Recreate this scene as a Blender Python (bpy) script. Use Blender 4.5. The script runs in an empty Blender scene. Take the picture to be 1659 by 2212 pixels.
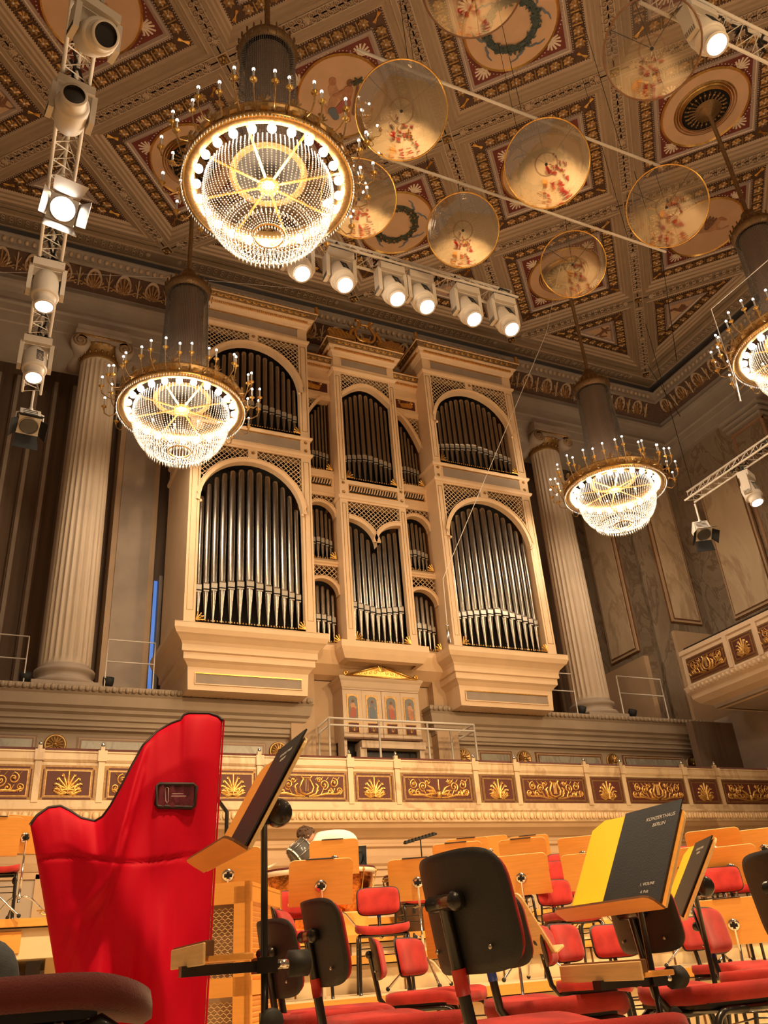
import bpy, bmesh, math, random
from math import sin, cos, pi, radians, sqrt, atan2, hypot
from mathutils import Vector, Matrix
random.seed(7)
sc = bpy.context.scene
COL = sc.collection
# ---------------------------------------------------------------- camera
CZ = 0.60
YAW, PITCH, ROLL, FPX = radians(26.47968793), radians(28.29659966), radians(-4.52577791), 1830.516
fw = Vector((sin(YAW)*cos(PITCH), cos(YAW)*cos(PITCH), sin(PITCH)))
r0 = Vector((cos(YAW), -sin(YAW), 0)); u0 = r0.cross(fw)
RV = r0*cos(ROLL)+u0*sin(ROLL); UV = -r0*sin(ROLL)+u0*cos(ROLL)
cd = bpy.data.cameras.new('camera'); cam = bpy.data.objects.new('camera', cd); COL.objects.link(cam)
cd.sensor_fit = 'HORIZONTAL'; cd.sensor_width = 36; cd.lens = 36*FPX/1659
cd.clip_start = 0.05; cd.clip_end = 200
m = Matrix((RV, UV, -fw)).transposed().to_4x4(); m.translation = Vector((0, 0, CZ)); cam.matrix_world = m
sc.camera = cam
def ray(px, py): return fw+RV*((px-829.5)/FPX)-UV*((py-1106)/FPX)
def at_y(px, py, y): d = ray(px, py); v = d*(y/d.y); v.z += CZ; return v
def at_x(px, py, x): d = ray(px, py); v = d*(x/d.x); v.z += CZ; return v
def at_z(px, py, z): d = ray(px, py); v = d*((z-CZ)/d.z); v.z += CZ; return v
def at_d(px, py, dd): d = ray(px, py); v = d*(dd/hypot(d.x, d.y)); v.z += CZ; return v
# ---------------------------------------------------------------- world, exposure, general light
sc.view_settings.view_transform = 'Standard'; sc.view_settings.look = 'None'
sc.view_settings.exposure = 0.0; sc.view_settings.gamma = 1.0
sc.view_settings.use_curve_mapping = False
w = bpy.data.worlds.new('hall_ambience'); sc.world = w; w.use_nodes = True
bg = w.node_tree.nodes['Background']; bg.inputs[0].default_value = (1.0, 0.62, 0.34, 1); bg.inputs[1].default_value = 0.18
def lamp(name, kind, loc, energy, color=(1, .72, .44), size=.3, target=None, spot=60, blend=.5):
    l = bpy.data.lights.new(name, kind); l.energy = energy; l.color = color
    if kind == 'SPOT': l.spot_size = radians(spot); l.spot_blend = blend; l.shadow_soft_size = size
    elif kind == 'AREA': l.size = size
    else: l.shadow_soft_size = size
    o = bpy.data.objects.new(name, l); COL.objects.link(o); o.location = loc
    if target is not None:
        o.rotation_euler = (Vector(target)-Vector(loc)).to_track_quat('-Z', 'Y').to_euler()
    return o
WARM = (1, .67, .35)
# spotlights of the rig over the platform and over the stalls
lamp('stage_spot', 'SPOT', (2, 1, 10.2), 4500, WARM, .25, (3.2, 7.0, .6), 78, .6)
lamp('stage_spot', 'SPOT', (9, 1.5, 10.2), 4500, WARM, .25, (6.5, 8.0, .6), 78, .6)
lamp('stage_spot', 'SPOT', (-1.5, -2, 10.0), 1300, WARM, .25, (.6, 3.6, .8), 50, .6)
lamp('front_spot', 'SPOT', (3, -7, 9.5), 4600, WARM, .3, (5.5, 13.2, 2.6), 40, .8)
lamp('front_spot', 'SPOT', (11.5, -7, 9.5), 4600, WARM, .3, (8.5, 13.2, 2.6), 40, .8)
lamp('organ_spot', 'SPOT', (7.2, -6, 7.0), 3600, (1, .66, .35), .4, (7.2, 15, 9), 42, .8)
# ---------------------------------------------------------------- materials
def mat(name, col, rough=.6, metal=0, noise=0, nscale=8, bump=0, bscale=60, emit=None, estr=0, coat=0, spec=.5, stretch=None, col2=None, sheen=0):
    m = bpy.data.materials.new(name); m.use_nodes = True
    nt = m.node_tree; b = nt.nodes['Principled BSDF']
    b.inputs['Base Color'].default_value = (*col, 1); b.inputs['Roughness'].default_value = rough
    b.inputs['Metallic'].default_value = metal; b.inputs['Specular IOR Level'].default_value = spec
    if coat: b.inputs['Coat Weight'].default_value = coat
    if sheen: b.inputs['Sheen Weight'].default_value = sheen
    tc = nt.nodes.new('ShaderNodeTexCoord')
    mp = nt.nodes.new('ShaderNodeMapping'); nt.links.new(tc.outputs['Object'], mp.inputs[0])
    if stretch: mp.inputs['Scale'].default_value = stretch
    if noise or col2:
        n = nt.nodes.new('ShaderNodeTexNoise'); n.inputs['Scale'].default_value = nscale; n.inputs['Detail'].default_value = 5
        nt.links.new(mp.outputs[0], n.inputs['Vector'])
        r = nt.nodes.new('ShaderNodeValToRGB')
        c2 = col2 if col2 else tuple(max(0, c*(1-noise)) for c in col)
        r.color_ramp.elements[0].position = .35; r.color_ramp.elements[1].position = .65
        r.color_ramp.elements[0].color = (*c2, 1); r.color_ramp.elements[1].color = (*col, 1)
        nt.links.new(n.outputs[0], r.inputs[0]); nt.links.new(r.outputs[0], b.inputs['Base Color'])
    if bump:
        n2 = nt.nodes.new('ShaderNodeTexNoise'); n2.inputs['Scale'].default_value = bscale; n2.inputs['Detail'].default_value = 3
        nt.links.new(mp.outputs[0], n2.inputs['Vector'])
        bp = nt.nodes.new('ShaderNodeBump'); bp.inputs['Strength'].default_value = bump; bp.inputs['Distance'].default_value = .01
        nt.links.new(n2.outputs[0], bp.inputs['Height']); nt.links.new(bp.outputs[0], b.inputs['Normal'])
    if emit:
        b.inputs['Emission Color'].default_value = (*emit, 1); b.inputs['Emission Strength'].default_value = estr
    return m
M = {}
M['cream'] = mat('organ_cream_paint', (.80, .58, .36), .45, noise=.06, nscale=3)
M['cream2'] = mat('cream_plaster', (.64, .49, .34), .6, noise=.10, nscale=2)
M['taupe'] = mat('taupe_panel', (.33, .26, .20), .6, noise=.1, nscale=4)
M['tan'] = mat('tan_wall', (.52, .36, .22), .7, noise=.12, nscale=1.5)
M['stone'] = mat('dark_stone_plaster', (.42, .34, .27), .7, noise=.15, nscale=2)
M['stone2'] = mat('entablature_plaster', (.36, .30, .24), .75, noise=.12, nscale=2)
M['ledgeshade'] = mat('shade_toned_plaster', (.40, .31, .22), .65, noise=.12, nscale=2)  # ledge plaster, colour darkened to carry the shade behind the parapet
M['rosg'] = mat('ceiling_rosette_gilding', (.55, .32, .12), .42, .65, noise=.3, nscale=30)
M['brown'] = mat('brown_hanging', (.20, .13, .085), .8, noise=.25, nscale=1.2, stretch=(6, 6, .3))
M['slate'] = mat('slate_cove', (.135, .125, .12), .8, noise=.2, nscale=1)
M['black'] = mat('black_lacquer', (.012, .010, .009), .28, coat=.3)
M['blackshell'] = mat('black_plywood_shell', (.028, .026, .024), .5, bump=.15, bscale=300)
M['blackm'] = mat('black_matte', (.012, .012, .012), .7)
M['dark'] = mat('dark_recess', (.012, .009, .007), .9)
M['gold'] = mat('gilding', (.90, .52, .13), .30, .9, noise=.25, nscale=25)
M['golddk'] = mat('old_gilding', (.50, .30, .11), .42, .8, noise=.35, nscale=30)
M['bronze'] = mat('bronze_frame', (.26, .15, .06), .45, .6, noise=.3, nscale=30)
M['maroon'] = mat('maroon_field', (.085, .016, .010), .6)
M['red'] = mat('red_cloth', (.54, .0015, .020), .58, spec=.12, bump=.15, bscale=500)
M['redpipe'] = mat('black_piping', (.02, .008, .01), .6)
M['tag'] = mat('plastic_window', (.16, .03, .05), .15, noise=.4, nscale=18, bump=.5, bscale=25)
M['seat'] = mat('red_seat_velour', (.52, .040, .036), .85, noise=.35, nscale=9, sheen=.15, spec=.2, bump=.2, bscale=400)
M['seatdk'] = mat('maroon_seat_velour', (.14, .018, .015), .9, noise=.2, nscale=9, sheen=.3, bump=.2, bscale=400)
M['wood'] = mat('beech_veneer', (.86, .40, .085), .38, noise=.10, nscale=5, stretch=(1, 12, 12))
M['woodl'] = mat('pale_beech_edge', (.80, .56, .26), .45, noise=.15, nscale=6, stretch=(1, 14, 14))
M['wooddk'] = mat('walnut_edge', (.20, .085, .03), .4, noise=.3, nscale=10)
M['floor'] = mat('pale_stage_boards', (.80, .64, .40), .42, noise=.10, nscale=3, stretch=(.6, 8, 1))
M['fascia'] = mat('riser_board', (.78, .62, .38), .5, noise=.08, nscale=3)
M['tin'] = mat('organ_tin', (.36, .32, .27), .26, 1.0, noise=.12, nscale=6)
M['tinl'] = mat('organ_tin_mouth', (.50, .46, .40), .42, .8)
M['chrome'] = mat('chrome', (.75, .72, .68), .12, 1.0)
M['steel'] = mat('brushed_steel', (.55, .5, .45), .3, 1.0)
M['white'] = mat('white_enamel', (.72, .66, .58), .4)
M['fixture'] = mat('fixture_housing', (.62, .55, .46), .45)
M['glow'] = mat('lamp_glow', (1, 1, 1), .5, emit=(1, .93, .82), estr=14)
M['globe'] = mat('opal_globe', (1, 1, 1), .5, emit=(1, .95, .86), estr=22)
M['bulb'] = mat('candle_bulb', (1, 1, 1), .5, emit=(1, .94, .84), estr=12)
M['candle'] = mat('candle_sleeve', (.50, .48, .45), .5)
M['paper'] = mat('yellow_folder', (1.0, .74, .02), .5, emit=None)
M['folder'] = mat('black_folder', (.022, .024, .026), .42, bump=.1, bscale=200)
M['ink'] = mat('silver_print', (.62, .60, .56), .4)
M['skin'] = mat('skin', (.62, .34, .22), .5)
M['hair'] = mat('brown_hair', (.13, .07, .04), .8, noise=.5, nscale=60, bump=.6, bscale=120)
M['shirt'] = mat('white_cotton', (.92, .90, .88), .8)
M['jeans'] = mat('dark_denim', (.045, .055, .07), .85, noise=.3, nscale=30, bump=.2, bscale=300)
M['copper'] = mat('hammered_copper', (.80, .28, .07), .22, 1.0, noise=.45, nscale=26, bump=.35, bscale=30)
M['skinhead'] = mat('drum_head', (.70, .62, .50), .5)
M['plum'] = mat('plum_rubber', (.10, .012, .012), .5)
M['cream3'] = mat('ceiling_plaster', (.385, .275, .17), .75, noise=.14, nscale=1.5)
M['cream4'] = mat('ceiling_relief', (.54, .40, .27), .75)
M['brown2'] = mat('coffer_brown', (.11, .052, .026), .7, noise=.3, nscale=12)
M['scrollshadow'] = mat('scroll_shadow_line', (.17, .10, .06), .8)  # dark strips beneath the scrolls, painted as their shadow lines
M['rosegrey'] = mat('rose_grey_frame', (.40, .30, .25), .7)
M['coffer_red'] = mat('coffer_maroon', (.19, .035, .022), .7, noise=.15, nscale=6)
M['pearl'] = mat('pearl_bead', (.80, .66, .50), .5)
M['medal'] = mat('medallion_ground', (.72, .46, .27), .75, noise=.12, nscale=2)
M['wreath'] = mat('wreath_green', (.10, .105, .06), .8, noise=.5, nscale=40)
M['wreathb'] = mat('wreath_bluegreen', (.10, .13, .115), .8, noise=.5, nscale=40)
M['ribbon'] = mat('ribbon_blue', (.16, .19, .23), .8)
M['umber'] = mat('painted_umber', (.30, .14, .07), .8, noise=.4, nscale=20)
M['terra'] = mat('painted_terracotta', (.52, .24, .12), .8, noise=.25, nscale=14)
M['flesh'] = mat('painted_flesh', (.60, .33, .18), .8, noise=.2, nscale=14)
M['rose'] = mat('painted_rose', (.42, .13, .09), .8)
M['frieze_gold'] = mat('dull_frieze_gilding', (.46, .25, .10), .45, .6, noise=.5, nscale=20)
M['reliefgold'] = mat('relief_gilding', (.78, .47, .15), .38, .85, noise=.4, nscale=30)
M['greyb'] = mat('panel_blue_grey', (.20, .21, .21), .7)
M['glassd'] = mat('smoky', (.1, .1, .1), .2)
M['tape_red'] = mat('red_tape', (.55, .03, .02), .5); M['tape_blue'] = mat('blue_tape', (.04, .08, .35), .5); M['tape_yel'] = mat('yellow_tape', (.75, .5, .03), .5)
M['blue'] = mat('blue_daylight_pane', (.1, .2, .5), .5, emit=(.10, .28, .85), estr=.6)
M['rail_red'] = mat('maroon_handrail', (.10, .02, .012), .5)

def nodes_mat(name):
    m = bpy.data.materials.new(name); m.use_nodes = True; nt = m.node_tree; nt.nodes.clear()
    return m, nt, nt.nodes.new('ShaderNodeOutputMaterial')
# crystal: light scattering faceted glass
m_, nt, out = nodes_mat('cut_crystal')
d = nt.nodes.new('ShaderNodeBsdfDiffuse'); d.inputs[0].default_value = (.95, .93, .88, 1)
t = nt.nodes.new('ShaderNodeBsdfTranslucent'); t.inputs[0].default_value = (.95, .93, .88, 1)
g = nt.nodes.new('ShaderNodeBsdfGlossy'); g.inputs[0].default_value = (1, .98, .94, 1); g.inputs[1].default_value = .15
a = nt.nodes.new('ShaderNodeMixShader'); a.inputs[0].default_value = .5; b = nt.nodes.new('ShaderNodeMixShader'); b.inputs[0].default_value = .3
nt.links.new(d.outputs[0], a.inputs[1]); nt.links.new(t.outputs[0], a.inputs[2]); nt.links.new(a.outputs[0], b.inputs[1]); nt.links.new(g.outputs[0], b.inputs[2]); nt.links.new(b.outputs[0], out.inputs[0])
M['crystal'] = m_
M['crystaldk'] = mat('smoky_crystal', (.20, .175, .145), .35, .2)
def acrylic(name, refl):
    m_, nt, out = nodes_mat(name)
    t = nt.nodes.new('ShaderNodeBsdfTransparent'); t.inputs[0].default_value = (.93, .90, .86, 1)
    g = nt.nodes.new('ShaderNodeBsdfGlossy'); g.inputs[0].default_value = (1, .94, .86, 1); g.inputs[1].default_value = .03
    x = nt.nodes.new('ShaderNodeMixShader'); x.inputs[0].default_value = refl
    n = nt.nodes.new('ShaderNodeTexNoise'); n.inputs['Scale'].default_value = 3; bp = nt.nodes.new('ShaderNodeBump'); bp.inputs['Strength'].default_value = .12; bp.inputs['Distance'].default_value = .05
    nt.links.new(n.outputs[0], bp.inputs['Height']); nt.links.new(bp.outputs[0], g.inputs['Normal'])
    nt.links.new(t.outputs[0], x.inputs[1]); nt.links.new(g.outputs[0], x.inputs[2]); nt.links.new(x.outputs[0], out.inputs[0])
    return m_
M['acrylic'] = acrylic('mirrored_acrylic', .50); M['acrylic2'] = acrylic('clear_acrylic', .14)
# marble
def marble(name, base, vein, scale=1.2, dist=3.0):
    m = bpy.data.materials.new(name); m.use_nodes = True; nt = m.node_tree; b = nt.nodes['Principled BSDF']
    tc = nt.nodes.new('ShaderNodeTexCoord'); mp = nt.nodes.new('ShaderNodeMapping'); mp.inputs['Rotation'].default_value = (.5, .6, .4)
    mp.inputs['Scale'].default_value = (1, 1, .45)
    n = nt.nodes.new('ShaderNodeTexNoise'); n.inputs['Scale'].default_value = scale; n.inputs['Detail'].default_value = 9; n.inputs['Distortion'].default_value = dist*.35; n.inputs['Roughness'].default_value = .62
    r = nt.nodes.new('ShaderNodeValToRGB'); e = r.color_ramp.elements
    mid = tuple((a_*.6+b_*.4) for a_, b_ in zip(base, vein))
    e[0].color = (*mid, 1); e[0].position = .33; e[1].color = (*base, 1); e[1].position = .66
    for ps, cc in ((.44, base), (.49, vein), (.53, base), (.58, mid)): q_ = e.new(ps); q_.color = (*cc, 1)
    nt.links.new(tc.outputs['Object'], mp.inputs[0]); nt.links.new(mp.outputs[0], n.inputs['Vector']); nt.links.new(n.outputs[0], r.inputs[0]); nt.links.new(r.outputs[0], b.inputs['Base Color'])
    b.inputs['Roughness'].default_value = .35
    return m
M['colstone'] = mat('column_stucco', (.55, .44, .32), .55, noise=.08, nscale=2)
M['marble'] = marble('veined_cream_marble', (.30, .235, .165), (.17, .115, .075), 1.3, 3)
M['marblep'] = marble('pale_marble', (.64, .50, .33), (.45, .32, .2), .6, 2)
M['marbleo'] = marble('peach_marble', (.36, .22, .13), (.27, .13, .07), .9, 2)
M['marbleg'] = marble('grey_green_marble', (.36, .34, .27), (.24, .22, .18), 1.6, 2)

# ---------------------------------------------------------------- mesh helpers
class MB:
    def __init__(s): s.v = []; s.f = []; s.m = []; s.s = []; s.mats = []; s.X = None
    def mi(s, m):
        m = M[m] if isinstance(m, str) else m
        if m not in s.mats: s.mats.append(m)
        return s.mats.index(m)
    def add(s, vs, fs, m, smooth=False):
        o = len(s.v); X = s.X
        s.v += [tuple(X@Vector(p)) for p in vs] if X is not None else [tuple(p) for p in vs]
        k = s.mi(m)
        for f in fs: s.f.append(tuple(i+o for i in f)); s.m.append(k); s.s.append(smooth)
        return s
    def box(s, c, d, m, rot=None, ch=0):
        x, y, z = d[0]/2, d[1]/2, d[2]/2
        vs = [Vector((i*x, j*y, k*z)) for k in (-1, 1) for j in (-1, 1) for i in (-1, 1)]
        if rot is not None: vs = [rot@v for v in vs]
        vs = [v+Vector(c) for v in vs]
        return s.add(vs, [(0, 2, 3, 1), (4, 5, 7, 6), (0, 1, 5, 4), (2, 6, 7, 3), (0, 4, 6, 2), (1, 3, 7, 5)], m)
    def b2(s, x0, x1, y0, y1, z0, z1, m): return s.box(((x0+x1)/2, (y0+y1)/2, (z0+z1)/2), (x1-x0, y1-y0, z1-z0), m)
    def tube(s, pts, r, m, n=8, closed=False, radii=None, caps=True):
        P = [Vector(p) for p in pts]; L = len(P); vs = []; fs = []
        up = None
        for i, p in enumerate(P):
            if closed: t = P[(i+1) % L]-P[i-1]
            else: t = P[min(i+1, L-1)]-P[max(i-1, 0)]
            t = t.normalized() if t.length > 1e-9 else Vector((0, 0, 1))
            if up is None: up = Vector((0, 0, 1)) if abs(t.z) < .9 else Vector((1, 0, 0))
            a = t.cross(up)
            if a.length < 1e-4: a = t.cross(Vector((.3, 1, .2)))
            a.normalize(); b = a.cross(t).normalized(); up = b
            rr = radii[i] if radii else r
            for k in range(n):
                q = 2*pi*k/n; vs.append(p+a*(cos(q)*rr)+b*(sin(q)*rr))
        for i in range(L if closed else L-1):
            j = (i+1) % L
            for k in range(n): fs.append((i*n+k, j*n+k, j*n+(k+1) % n, i*n+(k+1) % n))
        s.add(vs, fs, m, True)
        if caps and not closed:
            s.f.append(tuple(len(s.v)-len(vs)+k for k in range(n))[::-1]); s.m.append(s.mi(m)); s.s.append(False)
            s.f.append(tuple(len(s.v)-n+k for k in range(n))); s.m.append(s.mi(m)); s.s.append(False)
        return s
    def lathe(s, prof, m, n=24, c=(0, 0, 0), smooth=True, a0=0, a1=2*pi, fn=None):
        full = abs(a1-a0-2*pi) < 1e-6; K = n if full else n+1; vs = []; fs = []
        for (r, z) in prof:
            for k in range(K):
                q = a0+(a1-a0)*k/n; rr = r*(fn(q) if fn else 1)
                vs.append((c[0]+rr*cos(q), c[1]+rr*sin(q), c[2]+z))
        for i in range(len(prof)-1):
            for k in range(n):
                j = (k+1) % K
                fs.append((i*K+k, i*K+j, (i+1)*K+j, (i+1)*K+k))
        return s.add(vs, fs, m, smooth)
    def sphere(s, c, r, m, n=10, k=6, sc_=(1, 1, 1)):
        vs = []; fs = []
        for i in range(k+1):
            q = pi*i/k
            for j in range(n):
                p = 2*pi*j/n; vs.append((c[0]+r*sc_[0]*sin(q)*cos(p), c[1]+r*sc_[1]*sin(q)*sin(p), c[2]+r*sc_[2]*cos(q)))
        for i in range(k):
            for j in range(n): fs.append((i*n+j, (i+1)*n+j, (i+1)*n+(j+1) % n, i*n+(j+1) % n))
        return s.add(vs, fs, m, True)
    def octa(s, c, r, m, h=None):
        h = h or r; x, y, z = c
        return s.add([(x+r, y, z), (x, y+r, z), (x-r, y, z), (x, y-r, z), (x, y, z+h), (x, y, z-h)],
                     [(0, 1, 4), (1, 2, 4), (2, 3, 4), (3, 0, 4), (1, 0, 5), (2, 1, 5), (3, 2, 5), (0, 3, 5)], m, True)
    def mould(s, path, prof, m, closed=False, smooth=False):
        """profile [(out, z)] swept along the xy path; out = to the right of travel"""
        P = [Vector((p[0], p[1], 0)) for p in path]; L = len(P); N = []
        for i in range(L):
            ds = []
            if i > 0 or closed: ds.append((P[i]-P[i-1]).normalized())
            if i < L-1 or closed: ds.append((P[(i+1) % L]-P[i]).normalized())
            ns = [Vector((d_.y, -d_.x, 0)) for d_ in ds]
            if len(ns) == 2:
                q = ns[0]+ns[1]; q = q/max(.2, (1+ns[0].dot(ns[1]))); N.append(q)
            else: N.append(ns[0])
        K = len(prof); vs = []
        for p, nn in zip(P, N):
            for (o, z) in prof: vs.append(p+nn*o+Vector((0, 0, z)))
        fs = []
        for i in range(L if closed else L-1):
            j = (i+1) % L
            for k in range(K-1): fs.append((i*K+k, j*K+k, j*K+k+1, i*K+k+1))
        return s.add(vs, fs, m, smooth)
    def poly(s, pts, th, m, mp=None, smooth=False):
        """extruded flat polygon; pts 2d; mp maps (x, y, h) to 3d"""
        mp = mp or (lambda x, y, h: (x, y, h)); n = len(pts)
        vs = [mp(x, y, th) for x, y in pts]+[mp(x, y, 0) for x, y in pts]
        return s.add(vs, [tuple(range(n))]+[(i, i+n, (i+1) % n+n, (i+1) % n) for i in range(n)], m, smooth)
    def ridge(s, pts, w, h, m, mp=None, taper=True):
        """raised strip with a triangular section along 2d points"""
        mp = mp or (lambda x, y, h: (x, y, h)); n = len(pts); vs = []; fs = []
        for i, p in enumerate(pts):
            a = pts[max(0, i-1)]; b = pts[min(n-1, i+1)]; dx, dy = b[0]-a[0], b[1]-a[1]; l = hypot(dx, dy) or 1
            ww = w*(1-.55*abs(2*i/(n-1)-1)) if taper else w
            nx, ny = -dy/l*ww/2, dx/l*ww/2
            vs += [mp(p[0]+nx, p[1]+ny, 0), mp(p[0], p[1], h), mp(p[0]-nx, p[1]-ny, 0)]
        for i in range(n-1):
            o = i*3; fs += [(o, o+1, o+4, o+3), (o+1, o+2, o+5, o+4)]
        return s.add(vs, fs, m, True)
    def build(s, name, parent=None, **kw):
        me = bpy.data.meshes.new(name); me.from_pydata(s.v, [], s.f)
        for mm in s.mats: me.materials.append(mm)
        me.polygons.foreach_set('material_index', s.m); me.polygons.foreach_set('use_smooth', s.s)
        me.update(); o = bpy.data.objects.new(name, me); COL.objects.link(o)
        if parent is not None: o.parent = parent
        for k, v in kw.items(): o[k] = v
        return o
def recalc(o):
    bm = bmesh.new(); bm.from_mesh(o.data); bmesh.ops.recalc_face_normals(bm, faces=bm.faces); bm.to_mesh(o.data); bm.free(); return o
def bevel(o, w, seg=2):
    md = o.modifiers.new('bevel', 'BEVEL'); md.width = w; md.segments = seg; md.limit_method = 'ANGLE'; return o
def empty(name, loc=(0, 0, 0), rz=0, **kw):
    o = bpy.data.objects.new(name, None); COL.objects.link(o); o.location = loc; o.rotation_euler = (0, 0, rz); o.empty_display_size = .1
    for k, v in kw.items(): o[k] = v
    return o
def kids(o): return [c for c in bpy.data.objects if c.parent == o]
def copy_tree(o, parent=None):
    c = o.copy(); COL.objects.link(c)
    if parent is not None: c.parent = parent
    for k in kids(o): copy_tree(k, c)
    return c
def arc(cx, cy, r, a0, a1, n=12): return [(cx+r*cos(a0+(a1-a0)*i/n), cy+r*sin(a0+(a1-a0)*i/n)) for i in range(n+1)]
def spiral(cx, cy, r, a0, turns, n=16, shrink=.25):
    return [(cx+r*(1-(1-shrink)*i/n)*cos(a0+2*pi*turns*i/n), cy+r*(1-(1-shrink)*i/n)*sin(a0+2*pi*turns*i/n)) for i in range(n+1)]
def capsule(p, q, r1, r2, n=8):
    a = atan2(q[1]-p[1], q[0]-p[0])
    return [(p[0]+r1*cos(a+pi/2+pi*i/n), p[1]+r1*sin(a+pi/2+pi*i/n)) for i in range(n+1)]+[(q[0]+r2*cos(a-pi/2+pi*i/n), q[1]+r2*sin(a-pi/2+pi*i/n)) for i in range(n+1)]
ST = dict(kind='structure')
XC = 7.22        # centre line of the hall
#@@@ STRUCTURE
# ================================================================ ceiling
ZC = 16.10; KX, KY, X0, Y0 = 2.429, 2.6025, 9.65, 7.4636
def W(s, t, dz=0): return (X0+(s-t)*KX, Y0+(s+t)*KY, ZC+dz)
YE, XE, XW = 15.80, 17.50, -3.06
ceil = MB()
ceil.b2(XW-2, XE+2, -9, YE+2, ZC+.16, ZC+.26, 'stone2')
# flat border outside the lattice of coffers
for (x0, x1, y0, y1) in ((XW, XE, 15.27, YE), (16.94, XE, -6, 15.27), (XW, -2.5, -6, 15.27)):
    ceil.b2(x0, x1, y0, y1, ZC, ZC+.10, 'cream3')
for (x0, x1, y0, y1) in ((XW, XE, 15.40, 15.43), (XW, XE, YE-.04, YE)): ceil.b2(x0, x1, y0, y1, ZC-.03, ZC+.01, 'cream4')
for (x0, x1, y0, y1) in ((17.08, 17.11, -6, 15.4), (XE-.04, XE, -6, YE)): ceil.b2(x0, x1, y0, y1, ZC-.03, ZC+.01, 'cream4')
ceiling = ceil.build('ceiling', **ST)
def inset(poly, d):
    n = len(poly); out = []; cx = sum(p[0] for p in poly)/n; cy = sum(p[1] for p in poly)/n; Ls = []
    for i in range(n):
        a, b = poly[i], poly[(i+1) % n]; dx, dy = b[0]-a[0], b[1]-a[1]; l = hypot(dx, dy); nx, ny = -dy/l, dx/l
        if (cx-a[0])*nx+(cy-a[1])*ny < 0: nx, ny = -nx, -ny
        Ls.append((nx, ny, nx*a[0]+ny*a[1]+d))
    for i in range(n):
        a, b = Ls[i-1], Ls[i]; D = a[0]*b[1]-a[1]*b[0]
        out.append(((a[2]*b[1]-a[1]*b[2])/D, (a[0]*b[2]-a[2]*b[0])/D))
    return out
def ring(mb, poly, d0, z0, d1, z1, m):
    A, B = inset(poly, d0), inset(poly, d1); n = len(poly)
    mb.add([W(*p, z0) for p in A]+[W(*p, z1) for p in B], [(i, (i+1) % n, n+(i+1) % n, n+i) for i in range(n)], m)
def rosette(mb, s, t, z, r, m1='rosg', m2='pearl', n=7):
    x, y, _ = W(s, t); vs = [(x, y, z-.05)]; fs = []
    for i in range(2*n):
        q = pi*i/n; rr = r if i % 2 == 0 else r*.72; vs.append((x+rr*cos(q), y+rr*sin(q), z-(.012 if i % 2 else .03)))
    for i in range(2*n): fs.append((0, 1+(i+1) % (2*n), 1+i))
    mb.add(vs, fs, m1); mb.octa((x, y, z-.05), r*.3, m2, .03)
def palmette(mb, f, w, h, m='pearl', n=7, spread=1.25, th=.02, mw=None):
    for i in range(n):
        a = pi/2+(i-(n-1)/2)*(2*spread/(n-1)); l = h*(1-.28*abs(i-(n-1)/2)/((n-1)/2)); mb.ridge([(w*.10*cos(a), .02*h), (l*.55*cos(a)*.95, l*.55*sin(a)), (l*cos(a), l*sin(a))], mw or h*.15, th, m, f, False)
def scrollband(mb, L, Wd, f, n, m='cream4', dk='scrollshadow'):
    """mirrored running scrolls along a band of length L and width Wd centred on the axis"""
    h = .03
    step = (L*.5-.05*L)/n
    for sg in (1, -1):
        for i in range(n):
            x = sg*(step*(i+.75)); r = min(step*.52, Wd*.26)
            for up in (1, -1):
                p = spiral(x, up*Wd*.20, r, (pi/2 if up > 0 else -pi/2)+(0 if sg > 0 else pi), (-.95 if sg*up > 0 else .95), 10, .35)
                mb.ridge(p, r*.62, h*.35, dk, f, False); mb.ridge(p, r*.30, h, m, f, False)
        # leaf tips and end palmette
        g = lambda a, b, hh, sg=sg: f(sg*(L*.5-.06*L)-sg*b*-1*0+sg*b, a, hh)
        for q in range(7):
            a = (q-3)*.42; l = Wd*.42
            px0 = sg*(L*.5-Wd*.55)
            p = [(px0, 0), (px0+sg*l*cos(a), l*sin(a))]
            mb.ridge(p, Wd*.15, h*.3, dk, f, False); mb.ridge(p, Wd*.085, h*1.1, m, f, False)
    rr = Wd*.27
    for q in range(8):
        a = pi*q/4; mb.ridge([(0, 0), (rr*cos(a), rr*sin(a))], rr*.5, h, m, f, False)
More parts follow.
